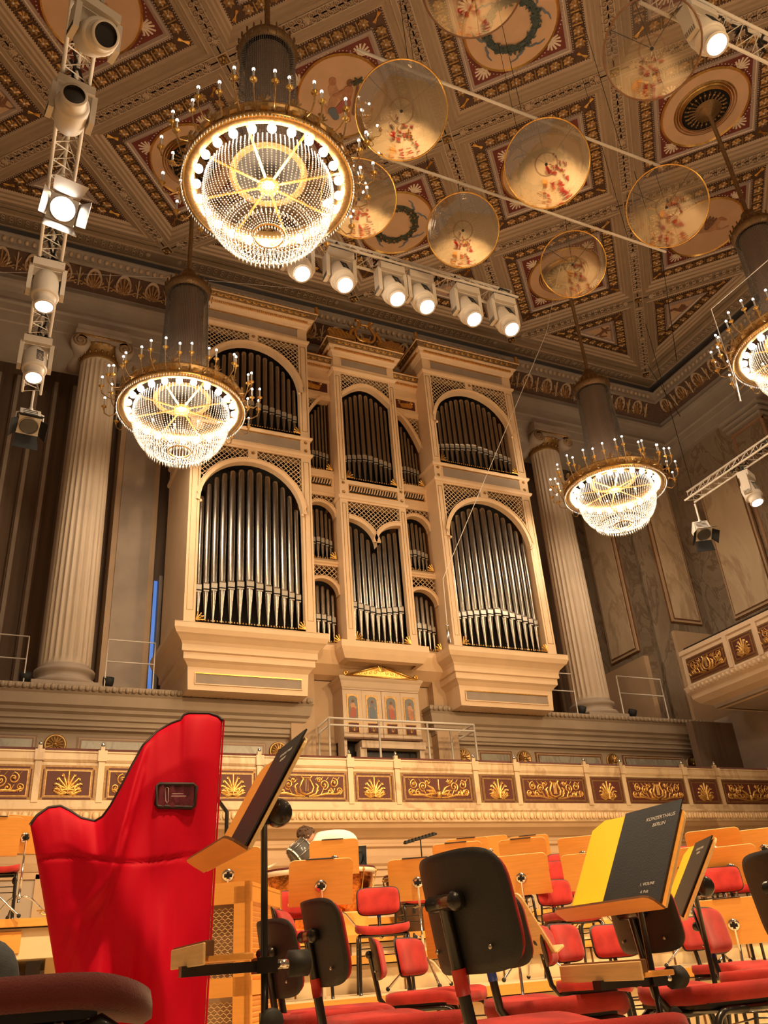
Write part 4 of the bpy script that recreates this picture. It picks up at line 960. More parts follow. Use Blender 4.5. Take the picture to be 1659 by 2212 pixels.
# ================================================================ side balcony
sb = empty('side_balcony', (14.7, 14.39, 5.6), label='side balcony on the right wall with cream parapet and gilded bronze relief panels', category='balcony')
SX = Matrix.Translation((-14.7, -14.39, -5.6)); XB = 14.7
b = MB(); b.X = SX; Q = [(17.5, 14.44), (XB, 14.44), (XB, 2.0)]
Q = Q[::-1]; Q = [(XB, 2.0), (XB, 14.44), (17.5, 14.44)]
flip = [(-o, z) for o, z in [(-.35, 5.30), (-.30, 5.36), (-.12, 5.44), (-.02, 5.56), (.0, 5.66), (.05, 5.72), (.08, 5.84), (.02, 5.86), (.0, 5.9), (.0, 6.58), (.03, 6.60), (.03, 6.70), (-.25, 6.70)]]
b.mould(Q, flip, 'cream2'); b.b2(XB+.3, 17.5, 2, 14.1, 5.28, 5.36, 'stone'); b.build('parapet_wall', sb)
b = MB(); b.X = SX; b.tube([(XB+.12, 2, 6.76), (XB+.12, 14.4, 6.76), (17.4, 14.4, 6.76)], .035, 'black', 6); b.build('handrail', sb)
b = MB(); b.X = SX
run((XB, 14.4), (XB, 6), .13, lambda i, x, y, ux, uy, nx, ny: b.sphere((XB-.06, y, 5.78), .045, 'cream2', 8, 5, (.7, 1, 1.25))); b.build('egg_moulding', sb)
for i, (yc_, hw, kd) in enumerate(((13.72, .60, 'lyre'), (12.62, .33, 'small'), (11.55, .60, 'lyre'), (10.45, .33, 'small'), (9.4, .6, 'mask'), (8.3, .33, 'small'))):
    relief(kd, 0, hw, f=(lambda a, c, h, yc_=yc_: (XB-h, yc_-a, 6.20+c*1.12)), parent=sb, X=SX)
for y in (13.05, 12.18, 10.87, 10.0, 8.7): b = MB(); b.X = SX; b.b2(XB-.03, XB, y-.06, y+.06, 5.88, 6.6, 'cream2'); b.build('pilaster', sb)
b = MB(); b.X = SX; c0 = (16.1, 12.6)
for r in (.30, .36, .5): b.tube([(c0[0]+r*cos(q*pi/16)*.8, c0[1]+r*sin(q*pi/16)*1.2, 5.27) for q in range(32)], .014, 'brown2', 5, True)
b.mould([(15.2, 11.2), (17, 11.2), (17, 14), (15.2, 14)], [(0, 5.26), (.06, 5.25), (.12, 5.27)], 'cream2', True); b.build('soffit_ornament', sb)
#@@@ RAILS
def guard(name, pts, posts, label, r=.012, group=None, zs_=(0, .42), cat='railing'):
    o = empty(name, pts[0], label=label, category=cat)
    X = Matrix.Translation(-Vector(pts[0])); b = MB(); b.X = X
    for dz in zs_: b.tube([(p[0], p[1], p[2]-dz) for p in pts], r, 'white', 6)
    b.build('rail', o)
    for p in posts:
        b = MB(); b.X = X; b.tube([(p[0], p[1], p[2]), (p[0], p[1], p[3])], r, 'white', 6); b.build('post', o)
    return o
yl = 15.6
guard('guard_rail', [(-1.2, yl, 6.30), (.50, yl, 6.28)], [(.50, yl, 6.28, 5.42), (-1.2, yl, 6.3, 5.42)], 'thin white guard rail at the left edge, left of the left column')
guard('guard_rail', [(1.86, yl, 6.34), (2.72, yl, 6.34)], [(1.86, yl, 6.34, 5.42), (2.72, yl, 6.34, 5.42)], 'thin white guard rail between the left column and the organ')
guard('guard_rail', [(11.5, yl, 6.38), (12.32, yl, 6.38)], [(12.32, yl, 6.38, 5.42), (11.5, yl, 6.38, 5.42)], 'thin white guard rail between the organ and the right column')
g_ = guard('guard_rail', [(13.65, yl, 6.42), (15.0, yl, 6.42)], [(13.65, yl, 6.42, 5.42), (15.0, yl, 6.42, 5.42)], 'thin white guard rail right of the right column', .016)
guard('console_rail', [(5.95, 15.55, 4.87), (5.87, 14.8, 4.84), (7.15, 14.8, 4.84), (8.03, 14.8, 4.84), (9.02, 14.8, 4.84), (9.02, 15.4, 4.84)], [(5.95, 15.55, 4.87, 2.95), (5.87, 14.8, 4.84, 2.95), (6.9, 14.8, 4.84, 2.95), (7.95, 14.8, 4.84, 2.95), (9.02, 14.8, 4.84, 2.95), (8.75, 15.3, 4.84, 2.95)], 'white tube railing around the organ console behind the gilded parapet', .022, zs_=(0, .13, .74))
for x, lb in ((.52, 'small black spotlight on the ledge left of the left column foot'), (1.93, 'small black spotlight on the ledge right of the left column foot'), (12.50, 'small black spotlight on the ledge left of the right column foot'), (13.98, 'small black spotlight on the ledge right of the right column foot')):
    o = empty('uplight', (x, 15.68, 5.42), label=lb, category='spotlight')
    b = MB(); b.tube([(0, .0, .02), (0, 0, .07)], .03, 'blackm', 8); b.build('base', o)
    b = MB(); b.X = Matrix.Translation((0, 0, .13))@Matrix.Rotation(.5, 4, 'X'); b.lathe([(0, -.10), (.08, -.10), (.10, 0), (.10, .09), (.08, .09), (.07, .03), (0, .02)], 'blackm', 14); b.build('head', o)
# ================================================================ chandeliers
def chandelier(x, y, z, label):
    e = empty('chandelier', (x, y, z), label=label, category='chandelier', group='crystal chandeliers'); e.scale = (.94,)*3
    # crown ring
    b = MB(); b.lathe([(1.03, .02), (1.05, -.01), (1.15, -.01), (1.17, .02), (1.18, .06), (1.16, .08), (1.16, .19), (1.19, .21), (1.19, .25), (1.15, .26), (1.02, .26), (1.02, .02), (1.03, .02)], 'golddk', 72)
    b.lathe([(1.15, -.012), (1.18, -.005), (1.185, .03)], 'gold', 72)
    for k in range(36):
        q = 2*pi*k/36; b.box((1.165*cos(q), 1.165*sin(q), .135), (.03, .10, .075), 'gold' if k % 2 else 'golddk', Matrix.Rotation(q, 3, 'Z'))
    for k in range(18):
        q = 2*pi*(k+.5)/18; c_, s_ = cos(q), sin(q)
        f = lambda a, h, o, c_=c_, s_=s_: ((1.17+o)*c_-a*s_, (1.17+o)*s_+a*c_, .25+h)
        for t_ in (-.9, -.45, 0, .45, .9): b.ridge([(0, 0), (.14*sin(t_)*.7, .17*cos(t_)*.8)], .04, .03, 'golddk', f)
    b.build('crown_ring', e)
    b = MB()
    for k in range(8):
        q = 2*pi*k/8+.2; b.box((.52*cos(q), .52*sin(q), .05), (1.04, .035, .018), 'gold', Matrix.Rotation(q, 3, 'Z'))
    b.lathe([(.0, .0), (.10, 0), (.15, .03), (.16, .08), (.10, .11), (.06, .2), (.03, .3), (0, .3)], 'gold', 20)
    for k in range(12): q = 2*pi*k/12; b.octa((.13*cos(q), .13*sin(q), .02), .03, 'gold')
    b.build('spider_frame', e)
    for k in range(24):
        q = 2*pi*k/24; g = MB(); g.sphere((.985*cos(q), .985*sin(q), -.02), .062, 'globe', 12, 8); o = g.build('globe_bulb', e)
        b = MB(); b.tube([(.985*cos(q), .985*sin(q), .03), (1.03*cos(q), 1.03*sin(q), .05)], .02, 'gold', 6); b.build('globe_socket', o)
    # basket of crystal chains
    s = MB(); P = [(.885, .03), (.905, -.15), (.895, -.34), (.85, -.52), (.76, -.69), (.62, -.82), (.44, -.89), (.205, -.915)]
    seg = [0]
    for a, c in zip(P, P[1:]): seg.append(seg[-1]+hypot(c[0]-a[0], c[1]-a[1]))
    def at(t_):
        d_ = t_*seg[-1]
        for i in range(len(P)-1):
            if d_ <= seg[i+1]+1e-9: u = (d_-seg[i])/(seg[i+1]-seg[i]); return P[i][0]+(P[i+1][0]-P[i][0])*u, P[i][1]+(P[i+1][1]-P[i][1])*u
        return P[-1]
    for k in range(96):
        q = 2*pi*k/96; nb = 38
        for i in range(nb):
            if k % 2 and i > 28: break
            r, zz = at((i+.5)/nb); s.octa((r*cos(q), r*sin(q), zz), .0125 if r > .4 else .010, 'crystal', .019)
    for rr, zb, n, l in ((.62, -.87, 60, .06), (.46, -.96, 48, .065), (.205, -.97, 30, .05)):
        for k in range(n): q = 2*pi*k/n; s.octa((rr*cos(q), rr*sin(q), zb), .012, 'crystal', l)
    s.build('crystal_basket', e, kind='stuff')
    b = MB(); b.lathe([(.195, -.92), (.215, -.92), (.22, -.90), (.20, -.89), (.195, -.92)], 'gold', 36); b.build('bottom_ring', e)
    s = MB()
    for k in range(150):
        q = 2*pi*k/150; s.octa((1.195*cos(q), 1.195*sin(q), -.03), .009, 'crystal', .045); s.octa((1.06*cos(q), 1.06*sin(q), .0), .008, 'crystal', .03)
    s.build('crystal_fringe', e, kind='stuff')
    # tall tent of chains and canopies
    s = MB()
    for k in range(84):
        q = 2*pi*k/84
        for i in range(60):
            t_ = i/59; r = .42+.12*(1-t_)**2; s.octa((r*cos(q), r*sin(q), .30+t_*2.62), .0095, 'crystaldk', .021)
    s.build('crystal_tent', e, kind='stuff')
    b = MB(); b.lathe([(.36, .28), (.55, .26), (.55, .30), (.36, .32)], 'golddk', 36); b.lathe([(0, .31), (.34, .31), (.34, 2.9)], 'brown', 20); b.lathe([(0, .27), (.5, .27)], 'dark', 30)  # dark disc added below the tent to make its bright inside look dark
    b.lathe([(.40, 2.90), (.45, 2.93), (.47, 3.0), (.46, 3.05), (.43, 3.07), (.43, 3.12), (.40, 3.14), (.30, 3.16), (.28, 3.30), (.24, 3.36), (.16, 3.42), (.14, 3.55), (.06, 3.62)], 'bronze', 36)
    for k in range(24):
        q = 2*pi*k/24; f = lambda a, h, o, q=q: ((.45+o)*cos(q)-a*sin(q), (.45+o)*sin(q)+a*cos(q), 3.04+h)
        b.ridge([(0, 0), (0, .12)], .06, .03, 'bronze', f); b.octa((.5*cos(q), .5*sin(q), 2.9), .012, 'crystaldk', .05)
    b.build('canopy', e)
    b = MB(); zt_ = (16.2-z)/.94; b.tube([(0, 0, .2), (0, 0, zt_)], .045, 'bronze', 10); b.lathe([(.30, zt_-.06), (.10, zt_-.2), (.045, zt_-.25)], 'bronze', 16); b.build('suspension_rod', e)
    for k in range(36):
        st = k//2; q = 2*pi*st/18+(.075 if k % 2 else -.075); r1, zc = ((1.33, .36) if k % 2 else (1.49, .20))
        if st % 3 == 0: zc += .10
        a = MB(); P3 = lambda r, h: (r*cos(q), r*sin(q), h)
        a.tube([P3(1.17, .14), P3(1.24, .04), P3((1.17+r1)/2+.04, zc-.22), P3(r1-.02, zc-.14), P3(r1, zc-.03)], .011, 'golddk', 6); a.tube([P3(1.2+.05*cos(t_*.8), .12+.05*sin(t_*.8)) for t_ in range(7)], .008, 'gold', 5)
        cx_, cy_, _ = P3(r1, 0); a.lathe([(.008, zc-.07), (.02, zc-.04), (.012, zc-.02), (.045, zc+.01), (.052, zc+.02), (.012, zc+.025)], 'gold', 12, (cx_, cy_, 0)); o = a.build('candle_arm', e)
        c = MB(); c.lathe([(.016, zc+.02), (.015, zc+.20)], 'candle', 8, (cx_, cy_, 0)); c.sphere((cx_, cy_, zc+.222), .022, 'bulb', 8, 6, (1, 1, 1.25)); c.build('candle_bulb', o)
    return e
ch = chandelier(2.40, 7.46, 9.72, 'largest and nearest crystal chandelier, seen from below at upper left')
def place_ch(x, y, z, label):
    c = copy_tree(ch); c.location = (x, y, z); c['label'] = label
    for k in kids(c):
        if k.name.startswith('suspension_rod'): pass
    return c
place_ch(2.42, 12.67, 9.66, 'crystal chandelier hanging in front of the left organ tower')
place_ch(12.14, 12.67, 9.69, 'crystal chandelier hanging in front of the right fluted column')
place_ch(12.14, 7.46, 9.72, 'crystal chandelier cut off by the right edge of the picture')
for x, y in ((2.40, 7.46), (2.42, 12.67), (12.14, 12.67), (12.14, 7.46)):
    lamp('chandelier_lamp', 'POINT', (x, y, 9.38), 300, (1, .76, .50), .22)
    lamp('chandelier_crown_lamp', 'POINT', (x, y, 9.95), 15, (1, .74, .46), .25)
for x in (2.4, 12.14):
    for y in (2.2, -3): lamp('far_chandelier_lamp', 'POINT', (x, y, 9.45), 130, (1, .74, .46), .3)
# ================================================================ lighting trusses
def truss(p0, p1, label, s=.30):
    p0, p1 = Vector(p0), Vector(p1); d_ = (p1-p0); L = d_.length; e = empty('lighting_truss', p0, label=label, category='truss'); u = d_/L
    sd = u.cross(Vector((0, 0, 1))).normalized()
    ch_ = [sd*s/2, -sd*s/2, Vector((0, 0, s*.86))]
    for c in ch_: b = MB(); b.tube([c, c+d_], .024, 'white', 8); b.build('chord', e)
    b = MB(); n = int(L/(s*.9))
    for i in range(n):
        for j in range(3):
            a, c = ch_[j], ch_[(j+1) % 3]; t0, t1, t2 = i/n, (i+.5)/n, (i+1)/n
            b.tube([a+d_*t0, c+d_*t1, a+d_*t2], .009, 'white', 5)
    b.build('bracing', e)
    random.seed(3)
    for i in range(int(L*2)):
        b = MB(); t_ = random.random()*.95; b.tube([d_*(t_+k*.012)+Vector((random.uniform(-.1, .1), random.uniform(-.1, .1), random.uniform(.0, .2))) for k in range(6)], .018, 'blackm', 5); b.build('cable', e)
    return e
truss((-.08, 13.35, 9.95), (-.10, 3.0, 9.95), 'long white truss running from the left column toward the viewer at upper left')
truss((3.2, 9.05, 10.65), (7.34, 9.05, 10.65), 'white truss with a row of six lit spotlights above the organ')
truss((14.45, 12.75, 9.85), (14.45, 6.0, 9.85), 'white truss at the right edge in front of the marble wall')
truss((6.0, 3.85, 10.70), (10.5, 3.85, 10.70), 'white truss crossing the top right corner under the ceiling')
def moving_head(loc, aim, label, lit=True, top=None, yaw=0):
    """loc = pivot of the head"""
    e = empty('moving_spotlight', loc, label=label, category='spotlight'); e.scale = (1.12,)*3; a = (Vector(aim)-Vector(loc)).normalized()
    b = MB(); b.X = Matrix.Rotation(yaw, 4, 'Z'); b.b2(-.19, .19, -.11, .11, .28, .40, 'fixture'); b.b2(-.16, .16, -.09, .09, .40, .43, 'blackm'); b.tube([(-.1, 0, .43), (-.1, 0, .52)], .03, 'blackm', 8); b.tube([(.1, 0, .43), (.1, 0, .52)], .03, 'blackm', 8); b.build('base', e)
    b = MB(); b.X = Matrix.Rotation(yaw, 4, 'Z')
    b.box((0, 0, .285), (.40, .10, .03), 'fixture')
    for sg in (-1, 1):
        b.box((sg*.20, 0, .10), (.055, .15, .42), 'fixture')
        for k in range(6): b.box((sg*.231, -.06+.024*k, -.07), (.004, .009, .07), 'blackm')
    o = b.build('yoke', e); bevel(o, .015)
    h = MB(); h.X = a.to_track_quat('-Z', 'Y').to_matrix().to_4x4()
    h.lathe([(0, .26), (.09, .25), (.14, .18), (.165, .05), (.165, -.08), (.14, -.16), (.12, -.17), (.12, -.27), (.13, -.275), (.13, -.30), (.105, -.30)], 'fixture', 24)
    h.lathe([(.17, -.13), (.165, -.155), (.14, -.16)], 'fixture', 24); h.lathe([(.105, -.30), (.10, -.26), (0, -.26)], 'glow' if lit else 'black', 24, smooth=False)
    for k in range(8): h.box((.0, .165-.002, .10-.025*k), (.10, .01, .008), 'blackm')
    h.build('lamp_head', e)
    return e
def fresnel(loc, aim, label, lit=False, hang=.5):
    e = empty('fresnel_lantern', loc, label=label, category='stage lantern'); a = (Vector(aim)-Vector(loc)).normalized()
    b = MB(); b.tube([(0, 0, hang), (0, 0, .28)], .022, 'white', 8); b.tube([(-.22, 0, 0), (-.22, 0, .2), (0, 0, .28), (.22, 0, .2), (.22, 0, 0)], .014, 'white', 6); b.sphere((0, 0, .30), .04, 'white', 8, 5); b.build('yoke', e)
    R_ = a.to_track_quat('-Z', 'Y').to_matrix().to_4x4(); h = MB(); h.X = R_
    h.box((0, 0, .10), (.34, .30, .32), 'white' if not lit else 'steel'); h.box((0, 0, -.07), (.36, .34, .04), 'white' if not lit else 'steel')
    for k in range(4): h.box((0, .152, .02+.06*k), (.24, .01, .02), 'blackm')
    h.lathe([(.15, -.092), (.13, -.10), (0, -.10)], 'glow' if lit else 'glassd', 24, smooth=False); h.lathe([(.165, -.09), (.165, -.11), (.15, -.11), (.15, -.09)], 'steel', 24)
    bevel(h.build('lamp_housing', e), .012)
    for k, (w_, l_) in enumerate(((.34, .26), (.34, .26), (.28, .20), (.28, .20))):
        d_ = MB(); an = k*pi if k < 2 else pi/2+(k-2)*pi
        d_.X = R_@Matrix.Rotation(an, 4, 'Z')@Matrix.Translation((0, .175, -.09))@Matrix.Rotation(.6, 4, 'X')
        d_.add([(-w_/2, 0, 0), (w_/2, 0, 0), (w_*.62, 0, -l_), (-w_*.62, 0, -l_), (-w_/2, .006, 0), (w_/2, .006, 0), (w_*.62, .006, -l_), (-w_*.62, .006, -l_)], [(0, 1, 2, 3), (7, 6, 5, 4), (0, 4, 5, 1), (1, 5, 6, 2), (2, 6, 7, 3), (3, 7, 4, 0)], 'steel' if lit else 'blackm')
        d_.build('barn_door', e)
    return e
def on_x(px, py, x): return at_x(px, py, x)
lt = [((170, 70), (1.2, 3.5, 7), False, 'unlit moving spotlight on the left truss, nearest the top edge', .30), ((152, 245), (.2, -3, 7), False, 'dark lensed moving spotlight on the left truss, second from the top', .15),
      ((105, 625), (.2, 10.0, 4), True, 'lit moving spotlight on the left truss just below the glowing lantern', 0), ((82, 785), (.2, 11, 4), True, 'lit moving spotlight at the lower end of the left truss', 0)]
for (px, py), aim, lit, lb, ya in lt:
    p = at_z(px, py, 9.45); p.x = -.09+(.12 if py < 100 else 0); moving_head(p, aim, lb, lit, yaw=ya)
p = at_z(132, 455, 9.42); fresnel(p, (1.0, 3, 6.0), 'glowing square lantern with blue-grey barn doors on the left truss', True)
p = at_y(62, 915, 13.3); fresnel(p, (.2, 10.2, 4), 'unlit white lantern with black barn doors hanging at the end of the left truss', hang=.7)
for i, (px, py) in enumerate(((643, 590), (734, 606), (845, 636), (908, 655), (1008, 680), (1088, 702))):
    p = at_y(px, py-18, 9.0); p.z = 10.13; moving_head(p, (p.x+.25, 7.2, 6), ('first', 'second', 'third', 'fourth', 'fifth', 'sixth')[i]+' lit spotlight from the left in the row under the truss above the organ', True)
p = at_x(1622, 1062, 14.45); moving_head(p, (14.3, 10.0, 5), 'lit white spotlight hanging from the right truss before the marble wall', True, yaw=.4)
p = at_x(1518, 1150, 14.45); fresnel(p, (13.2, 10.5, 5), 'unlit white lantern with black barn doors below the end of the right truss', hang=.75)
p = at_y(1529, 92, 3.8); p.z = 10.15; moving_head(p, (6.6, 2.6, 6), 'lit spotlight under the truss in the top right corner', True)
# ================================================================ acoustic discs on their pipes
for y, x0, x1, lb in ((6.35, 3.3, 8.62, 'thin white pipe above the nearer row of round reflectors'), (7.80, 4.3, 9.95, 'thin white pipe above the farther row of round reflectors')):
    e = empty('rigging_pipe', (x0, y, 11.6), label=lb, category='pipe'); b = MB(); b.tube([(0, 0, 0), (x1-x0, 0, 0)], .024, 'white', 8); b.build('tube', e)
    b = MB()
    for t_ in (.15, .5, .85): b.tube([((x1-x0)*t_, 0, 0), ((x1-x0)*t_, 0, 4.47)], .006, 'blackm', 4)
    b.build('steel_cable', e)
camp = Vector((0, 0, CZ))
for (px, py), R_, mm, lb, sag in (((867, 240), .615, 'acrylic', 'round reflector right of the big chandelier, largest of the bright discs', 0), ((1180, 355), .61, 'acrylic', 'round amber reflector disc in front of the central ceiling coffer', .25), ((1440, 448), .61, 'acrylic2', 'clear round reflector overlapping the winged horse medallion', .35), ((1000, 498), .56, 'acrylic', 'small round reflector with pinkish reflections above the six spotlights', 0),
                           ((775, 430), .56, 'acrylic', 'round reflector half hidden behind the big chandelier', 0), ((1237, 572), .535, 'acrylic2', 'clear round reflector in front of the dark ceiling rosette', .2), ((1408, 105), .60, 'acrylic2', 'clear round reflector under the top right truss', .1), ((1020, -45), .60, 'acrylic2', 'clear round reflector cut by the top edge of the picture', 0)):
    zz_ = 9.6 if px == 1408 else 10.60; p = at_z(px, py, zz_); R_ *= (zz_-CZ)/10.0; e = empty('acoustic_reflector', p, label=lb, category='reflector disc', group='round acoustic reflectors')
    n = ((camp-p).normalized()+Vector((-.35*sag*2, .0, -sag))).normalized(); e.rotation_euler = n.to_track_quat('-Z', 'Y').to_euler()
    b = MB(); K = 48; prof = [(R_*t_, .07*(t_*t_)) for t_ in (0.02, .2, .4, .6, .8, .99)]
    b.lathe(prof, mm, K); b.lathe([(r, z_+.006) for r, z_ in prof], mm, K); b.build('disc', e)
    b = MB(); b.tube([(R_*cos(2*pi*k/K), R_*sin(2*pi*k/K), .07) for k in range(K)], .011, 'gold' if px not in (1408, 1020) else 'wooddk', 6, True); b.build('rim', e)
    b = MB()
    for rr in (.25, .27): b.tube([(R_*rr*cos(2*pi*k/32), R_*rr*sin(2*pi*k/32), .004) for k in range(32)], .0025, 'wooddk', 4, True)
    b.lathe([(.022, -.01), (.022, .02)], 'blackm', 12); b.lathe([(.022, -.01), (0, -.01)], 'blackm', 12)
    for q in (.9, 2.6, 4.8): b.tube([(.03*cos(q), .03*sin(q), .03), (R_*cos(q), R_*sin(q), .08)], .005, 'blackm', 4)
    b.build('fitting', e)
    b = MB(); b.X = e.rotation_euler.to_matrix().to_4x4().inverted(); b.tube([(0, 0, .05), (0, (6.35 if abs(p.y-6.35) < .5 else 7.8)-p.y if p.y > 5.5 else 0, (11.6 if p.y > 5.5 else 16.1)-p.z)], .006, 'blackm', 4); b.build('suspension_cable', e)
# ================================================================ hanging microphones and cables
def cable(name, pts, label, cat='cable', r=.006, m='blackm', extra=None):
    pts = [Vector(p) for p in pts]; b = MB(); b.X = Matrix.Translation(-pts[0]); b.tube(pts, r, m, 5)
    if extra:
        e = empty(name, pts[0], label=label, category=cat); b.build('cable', e); x = MB(); x.X = b.X; extra(x, pts[-1]); x.build('capsule', e); return e
    o = b.build(name, label=label, category=cat); o.location = pts[0]; return o
mic = lambda b, p: (b.tube([p, p-Vector((0, 0, .30))], .028, 'steel', 8), b.sphere(p, .03, 'chrome', 8, 5))
p1, p2, p3 = at_y(1180, 720, 12), at_y(957, 1250, 11.5), at_y(966, 1352, 11.5)
cable('hanging_microphone', [at_y(1305, 120, 12.2), p1, p2, p3], 'slim microphone on a thin cable in front of the right organ tower', 'microphone', .006, 'white', mic)
p1, p2 = at_x(1536, 668, 11.0), at_x(1585, 815, 11.0)
cable('hanging_microphone', [at_x(1690, 535, 11.2), p1, p2], 'microphone hanging on a bent white pole beside the right edge chandelier', 'microphone', .010, 'white', lambda b, p: b.tube([p, p+(at_x(1598, 868, 11.0)-p)], .028, 'steel', 8))
for a_, c_, d_, lb in (((1400, 790), (1470, 900), 12.6, 'thin dark cable crossing from the ceiling to the side cornice'), ((1425, 520), (1462, 780), 11.0, 'thin dark vertical cable right of the clear reflectors'), ((1395, 700), (1497, 1060), 12.9, 'pair cable leading down to the end of the right truss'), ((1370, 370), (1430, 560), 9.0, 'slanting thin cable below the top right clear reflector')):
    cable('rigging_cable', [at_y(*a_, d_), at_y(*c_, d_)], lb, 'cable', .008)
cable('rigging_cable', [at_y(0, 588, 14.0), at_y(180, 592, 14.0), at_y(420, 603, 14.0), at_y(690, 628, 14.0)], 'thin pale wire crossing behind the left chandelier top', 'cable', .004, 'white')
#@@@ FOREGROUND
# ================================================================ orchestra chairs
def chair(loc, az, label, bh=.27, bw=.375, bz=.725, seat_z=.475, tape=None, sm='seat', pt=1.0, nrail=2):
    """forward is local +y; az = compass heading from +y toward +x"""
    e = empty('orchestra_chair', loc, -az, label=label, category='chair')
    # seat pad with rounded plan and waterfall front
    b = MB(); n = 40; rings = []
    for (k, dz, m_) in ((.86, 0, 0), (.985, .006, 0), (1.0, -.012*pt, 0), (1.0, -.034*pt, 0), (.95, -.05*pt, 0), (0.2, -.052*pt, 0)):
        ring_ = []
        for i in range(n):
            q = 2*pi*i/n; c_, s_ = cos(q), sin(q); ex = .42
            x = .215*k*(abs(c_)**ex)*(1 if c_ > 0 else -1)*(1 if s_ > -.2 else 1); y = .205*k*(abs(s_)**ex)*(1 if s_ > 0 else -1)
            ring_.append((x*(1-.06*(y < 0)), y+.01, seat_z+dz-.022*max(0, (y-.10)/.1)**2-.008*(1-(x/.2)**2)*(k > .5)))
        rings.append(ring_)
    vs = [p for r_ in rings for p in r_]+[(0, 0, seat_z-.012)]; fs = []
    for i in range(len(rings)-1):
        for j in range(n): fs.append((i*n+j, (i+1)*n+j, (i+1)*n+(j+1) % n, i*n+(j+1) % n))
    for j in range(n): fs.append((len(vs)-1, j, (j+1) % n))
    b.add(vs, fs, sm, True); b.build('seat', e)
    b = MB(); b.b2(-.17, .17, -.16, .14, seat_z-.068*pt, seat_z-.05*pt, 'black'); b.build('seat_pan', e)
    for sx in (-1, 1):
        x = sx*.20
        b = MB(); b.tube([(x*.9, .0, seat_z-.075*pt-.012*(pt < 1)), (x*.93, .12, seat_z-.075*pt-.012*(pt < 1))]+[(x*.95, .12+.06*sin(t_), seat_z-.135-.02*(1-pt)/.34*-1.4+.06*cos(t_)) for t_ in (.4, .8, 1.2, 1.57)]+[(x, .20, .03), (x, .20, 0)], .0125, 'black', 8); b.build('leg', e)
        b = MB(); b.tube([(x*.9, .0, seat_z-.075*pt-.012*(pt < 1)), (x*.93, -.10, seat_z-.075*pt-.012*(pt < 1))]+[(x*.95, -.10-.06*sin(t_), seat_z-.135-.02*(1-pt)/.34*-1.4+.06*cos(t_)) for t_ in (.4, .8, 1.2, 1.57)]+[(x, -.21, .03), (x, -.215, 0)], .0125, 'black', 8); b.build('leg', e)
        b = MB()
        for k in range(nrail): b.tube([(x*.97, -.165, seat_z-.16-.05*k), (x*.97, .185, seat_z-.16-.05*k)], .0045, 'black', 5)
        b.build('side_rail', e)
    b = MB(); b.tube([(-.19, .10, seat_z-.075*pt-.012*(pt < 1)), (.19, .10, seat_z-.075*pt-.012*(pt < 1))], .011, 'black', 6); b.tube([(-.19, -.10, seat_z-.075*pt-.012*(pt < 1)), (.19, -.10, seat_z-.075*pt-.012*(pt < 1))], .011, 'black', 6)
    for k in range(nrail): b.tube([(-.19, -.17, seat_z-.16-.05*k), (.19, -.17, seat_z-.16-.05*k)], .0045, 'black', 5)
    b.build('under_frame', e)
    yb = -.225
    b = MB(); b.tube([(0, .02, seat_z-.078*pt), (0, -.12, seat_z-.085), (0, -.19, seat_z-.07), (0, -.232, seat_z-.02), (0, yb-.025, seat_z+.08), (0, yb-.05, bz+.02)], .0145, 'black', 8); b.build('back_post', e)
    b = MB(); b.box((0, yb-.048, bz+.02), (.085, .03, .03), 'black'); b.tube([(-.06, yb-.05, bz+.02), (.06, yb-.05, bz+.02)], .018, 'black', 10); b.sphere((.055, yb-.05, bz+.02), .022, 'black', 8, 6); b.build('bracket', e)
    def shell(th, off, m_, kx, kz):
        g = MB(); N_, M_ = 18, 12; R_ = .42; f = []; bk = []
        for i in range(N_+1):
            for j in range(M_+1):
                u, v = -1+2*i/N_, -1+2*j/M_
                # superelliptic outline
                p_ = 5.0; l = (abs(u)**p_+abs(v)**p_)**(1/p_); mx = max(abs(u), abs(v)); q = mx/l if l > 0 else 1
                X_, Z_ = u*q*bw/2*kx, v*q*bh/2*kz
                a = X_/R_; Y_ = R_*(1-cos(a)); X2_ = R_*sin(a)
                ed = max(abs(u), abs(v)); pf_ = th*(1-ed**6*.8); tilt = -Z_*.16
                f.append((X2_, yb+off+Y_+pf_+tilt, bz+Z_)); bk.append((X2_, yb+off+Y_+tilt, bz+Z_))
        K = M_+1; nn = len(f); fs = []
        for i in range(N_):
            for j in range(M_): a = i*K+j; fs.append((a, a+K, a+K+1, a+1)); fs.append((nn+a, nn+a+1, nn+a+K+1, nn+a+K))
        bd = [i*K for i in range(N_+1)]+[N_*K+j for j in range(1, K)]+[i*K+M_ for i in range(N_-1, -1, -1)]+[j for j in range(M_-1, 0, -1)]
        for i in range(len(bd)): a, c = bd[i], bd[(i+1) % len(bd)]; fs.append((a, nn+a, nn+c, c))
        g.add(f+bk, fs, m_, True); return g
    o = shell(.012, -.035, 'blackshell', 1, 1)
    for sx in (-1, 1):
        for sz in (-1, 1): o.sphere((sx*bw*.30, yb-.030+.42*(1-cos(bw*.3/.42)), bz+sz*bh*.30), .006, 'steel', 6, 4)
    bb = o.build('backrest', e); shell(.034, -.022, sm, .95, .93).build('back_pad', bb)
    if tape:
        b = MB(); b.tube([(0, yb-.022, seat_z+.065), (0, yb-.03, seat_z+.115)], .0165, tape, 8); b.build('marker_tape', e)
    return e
def chair_px(px, py, hpx, d, off, fz, label, **k):
    """px, py = centre of the backrest in the picture, hpx its height there, d its distance"""
    v = at_d(px, py, d); az = atan2(v.x, v.y)+radians(off); bh = max(.22, min(.30, hpx*d/FPX/1.12)); bz = max(.66, min(.82, v.z-fz))
    yb = -.225; fx, fy = sin(az), cos(az)
    return chair((v.x-yb*fx, v.y-yb*fy, fz), az, label, bh=bh, bz=bz, **k)
F0, F1, F2, F3, F4 = 0, .44, .72, .92, 1.12
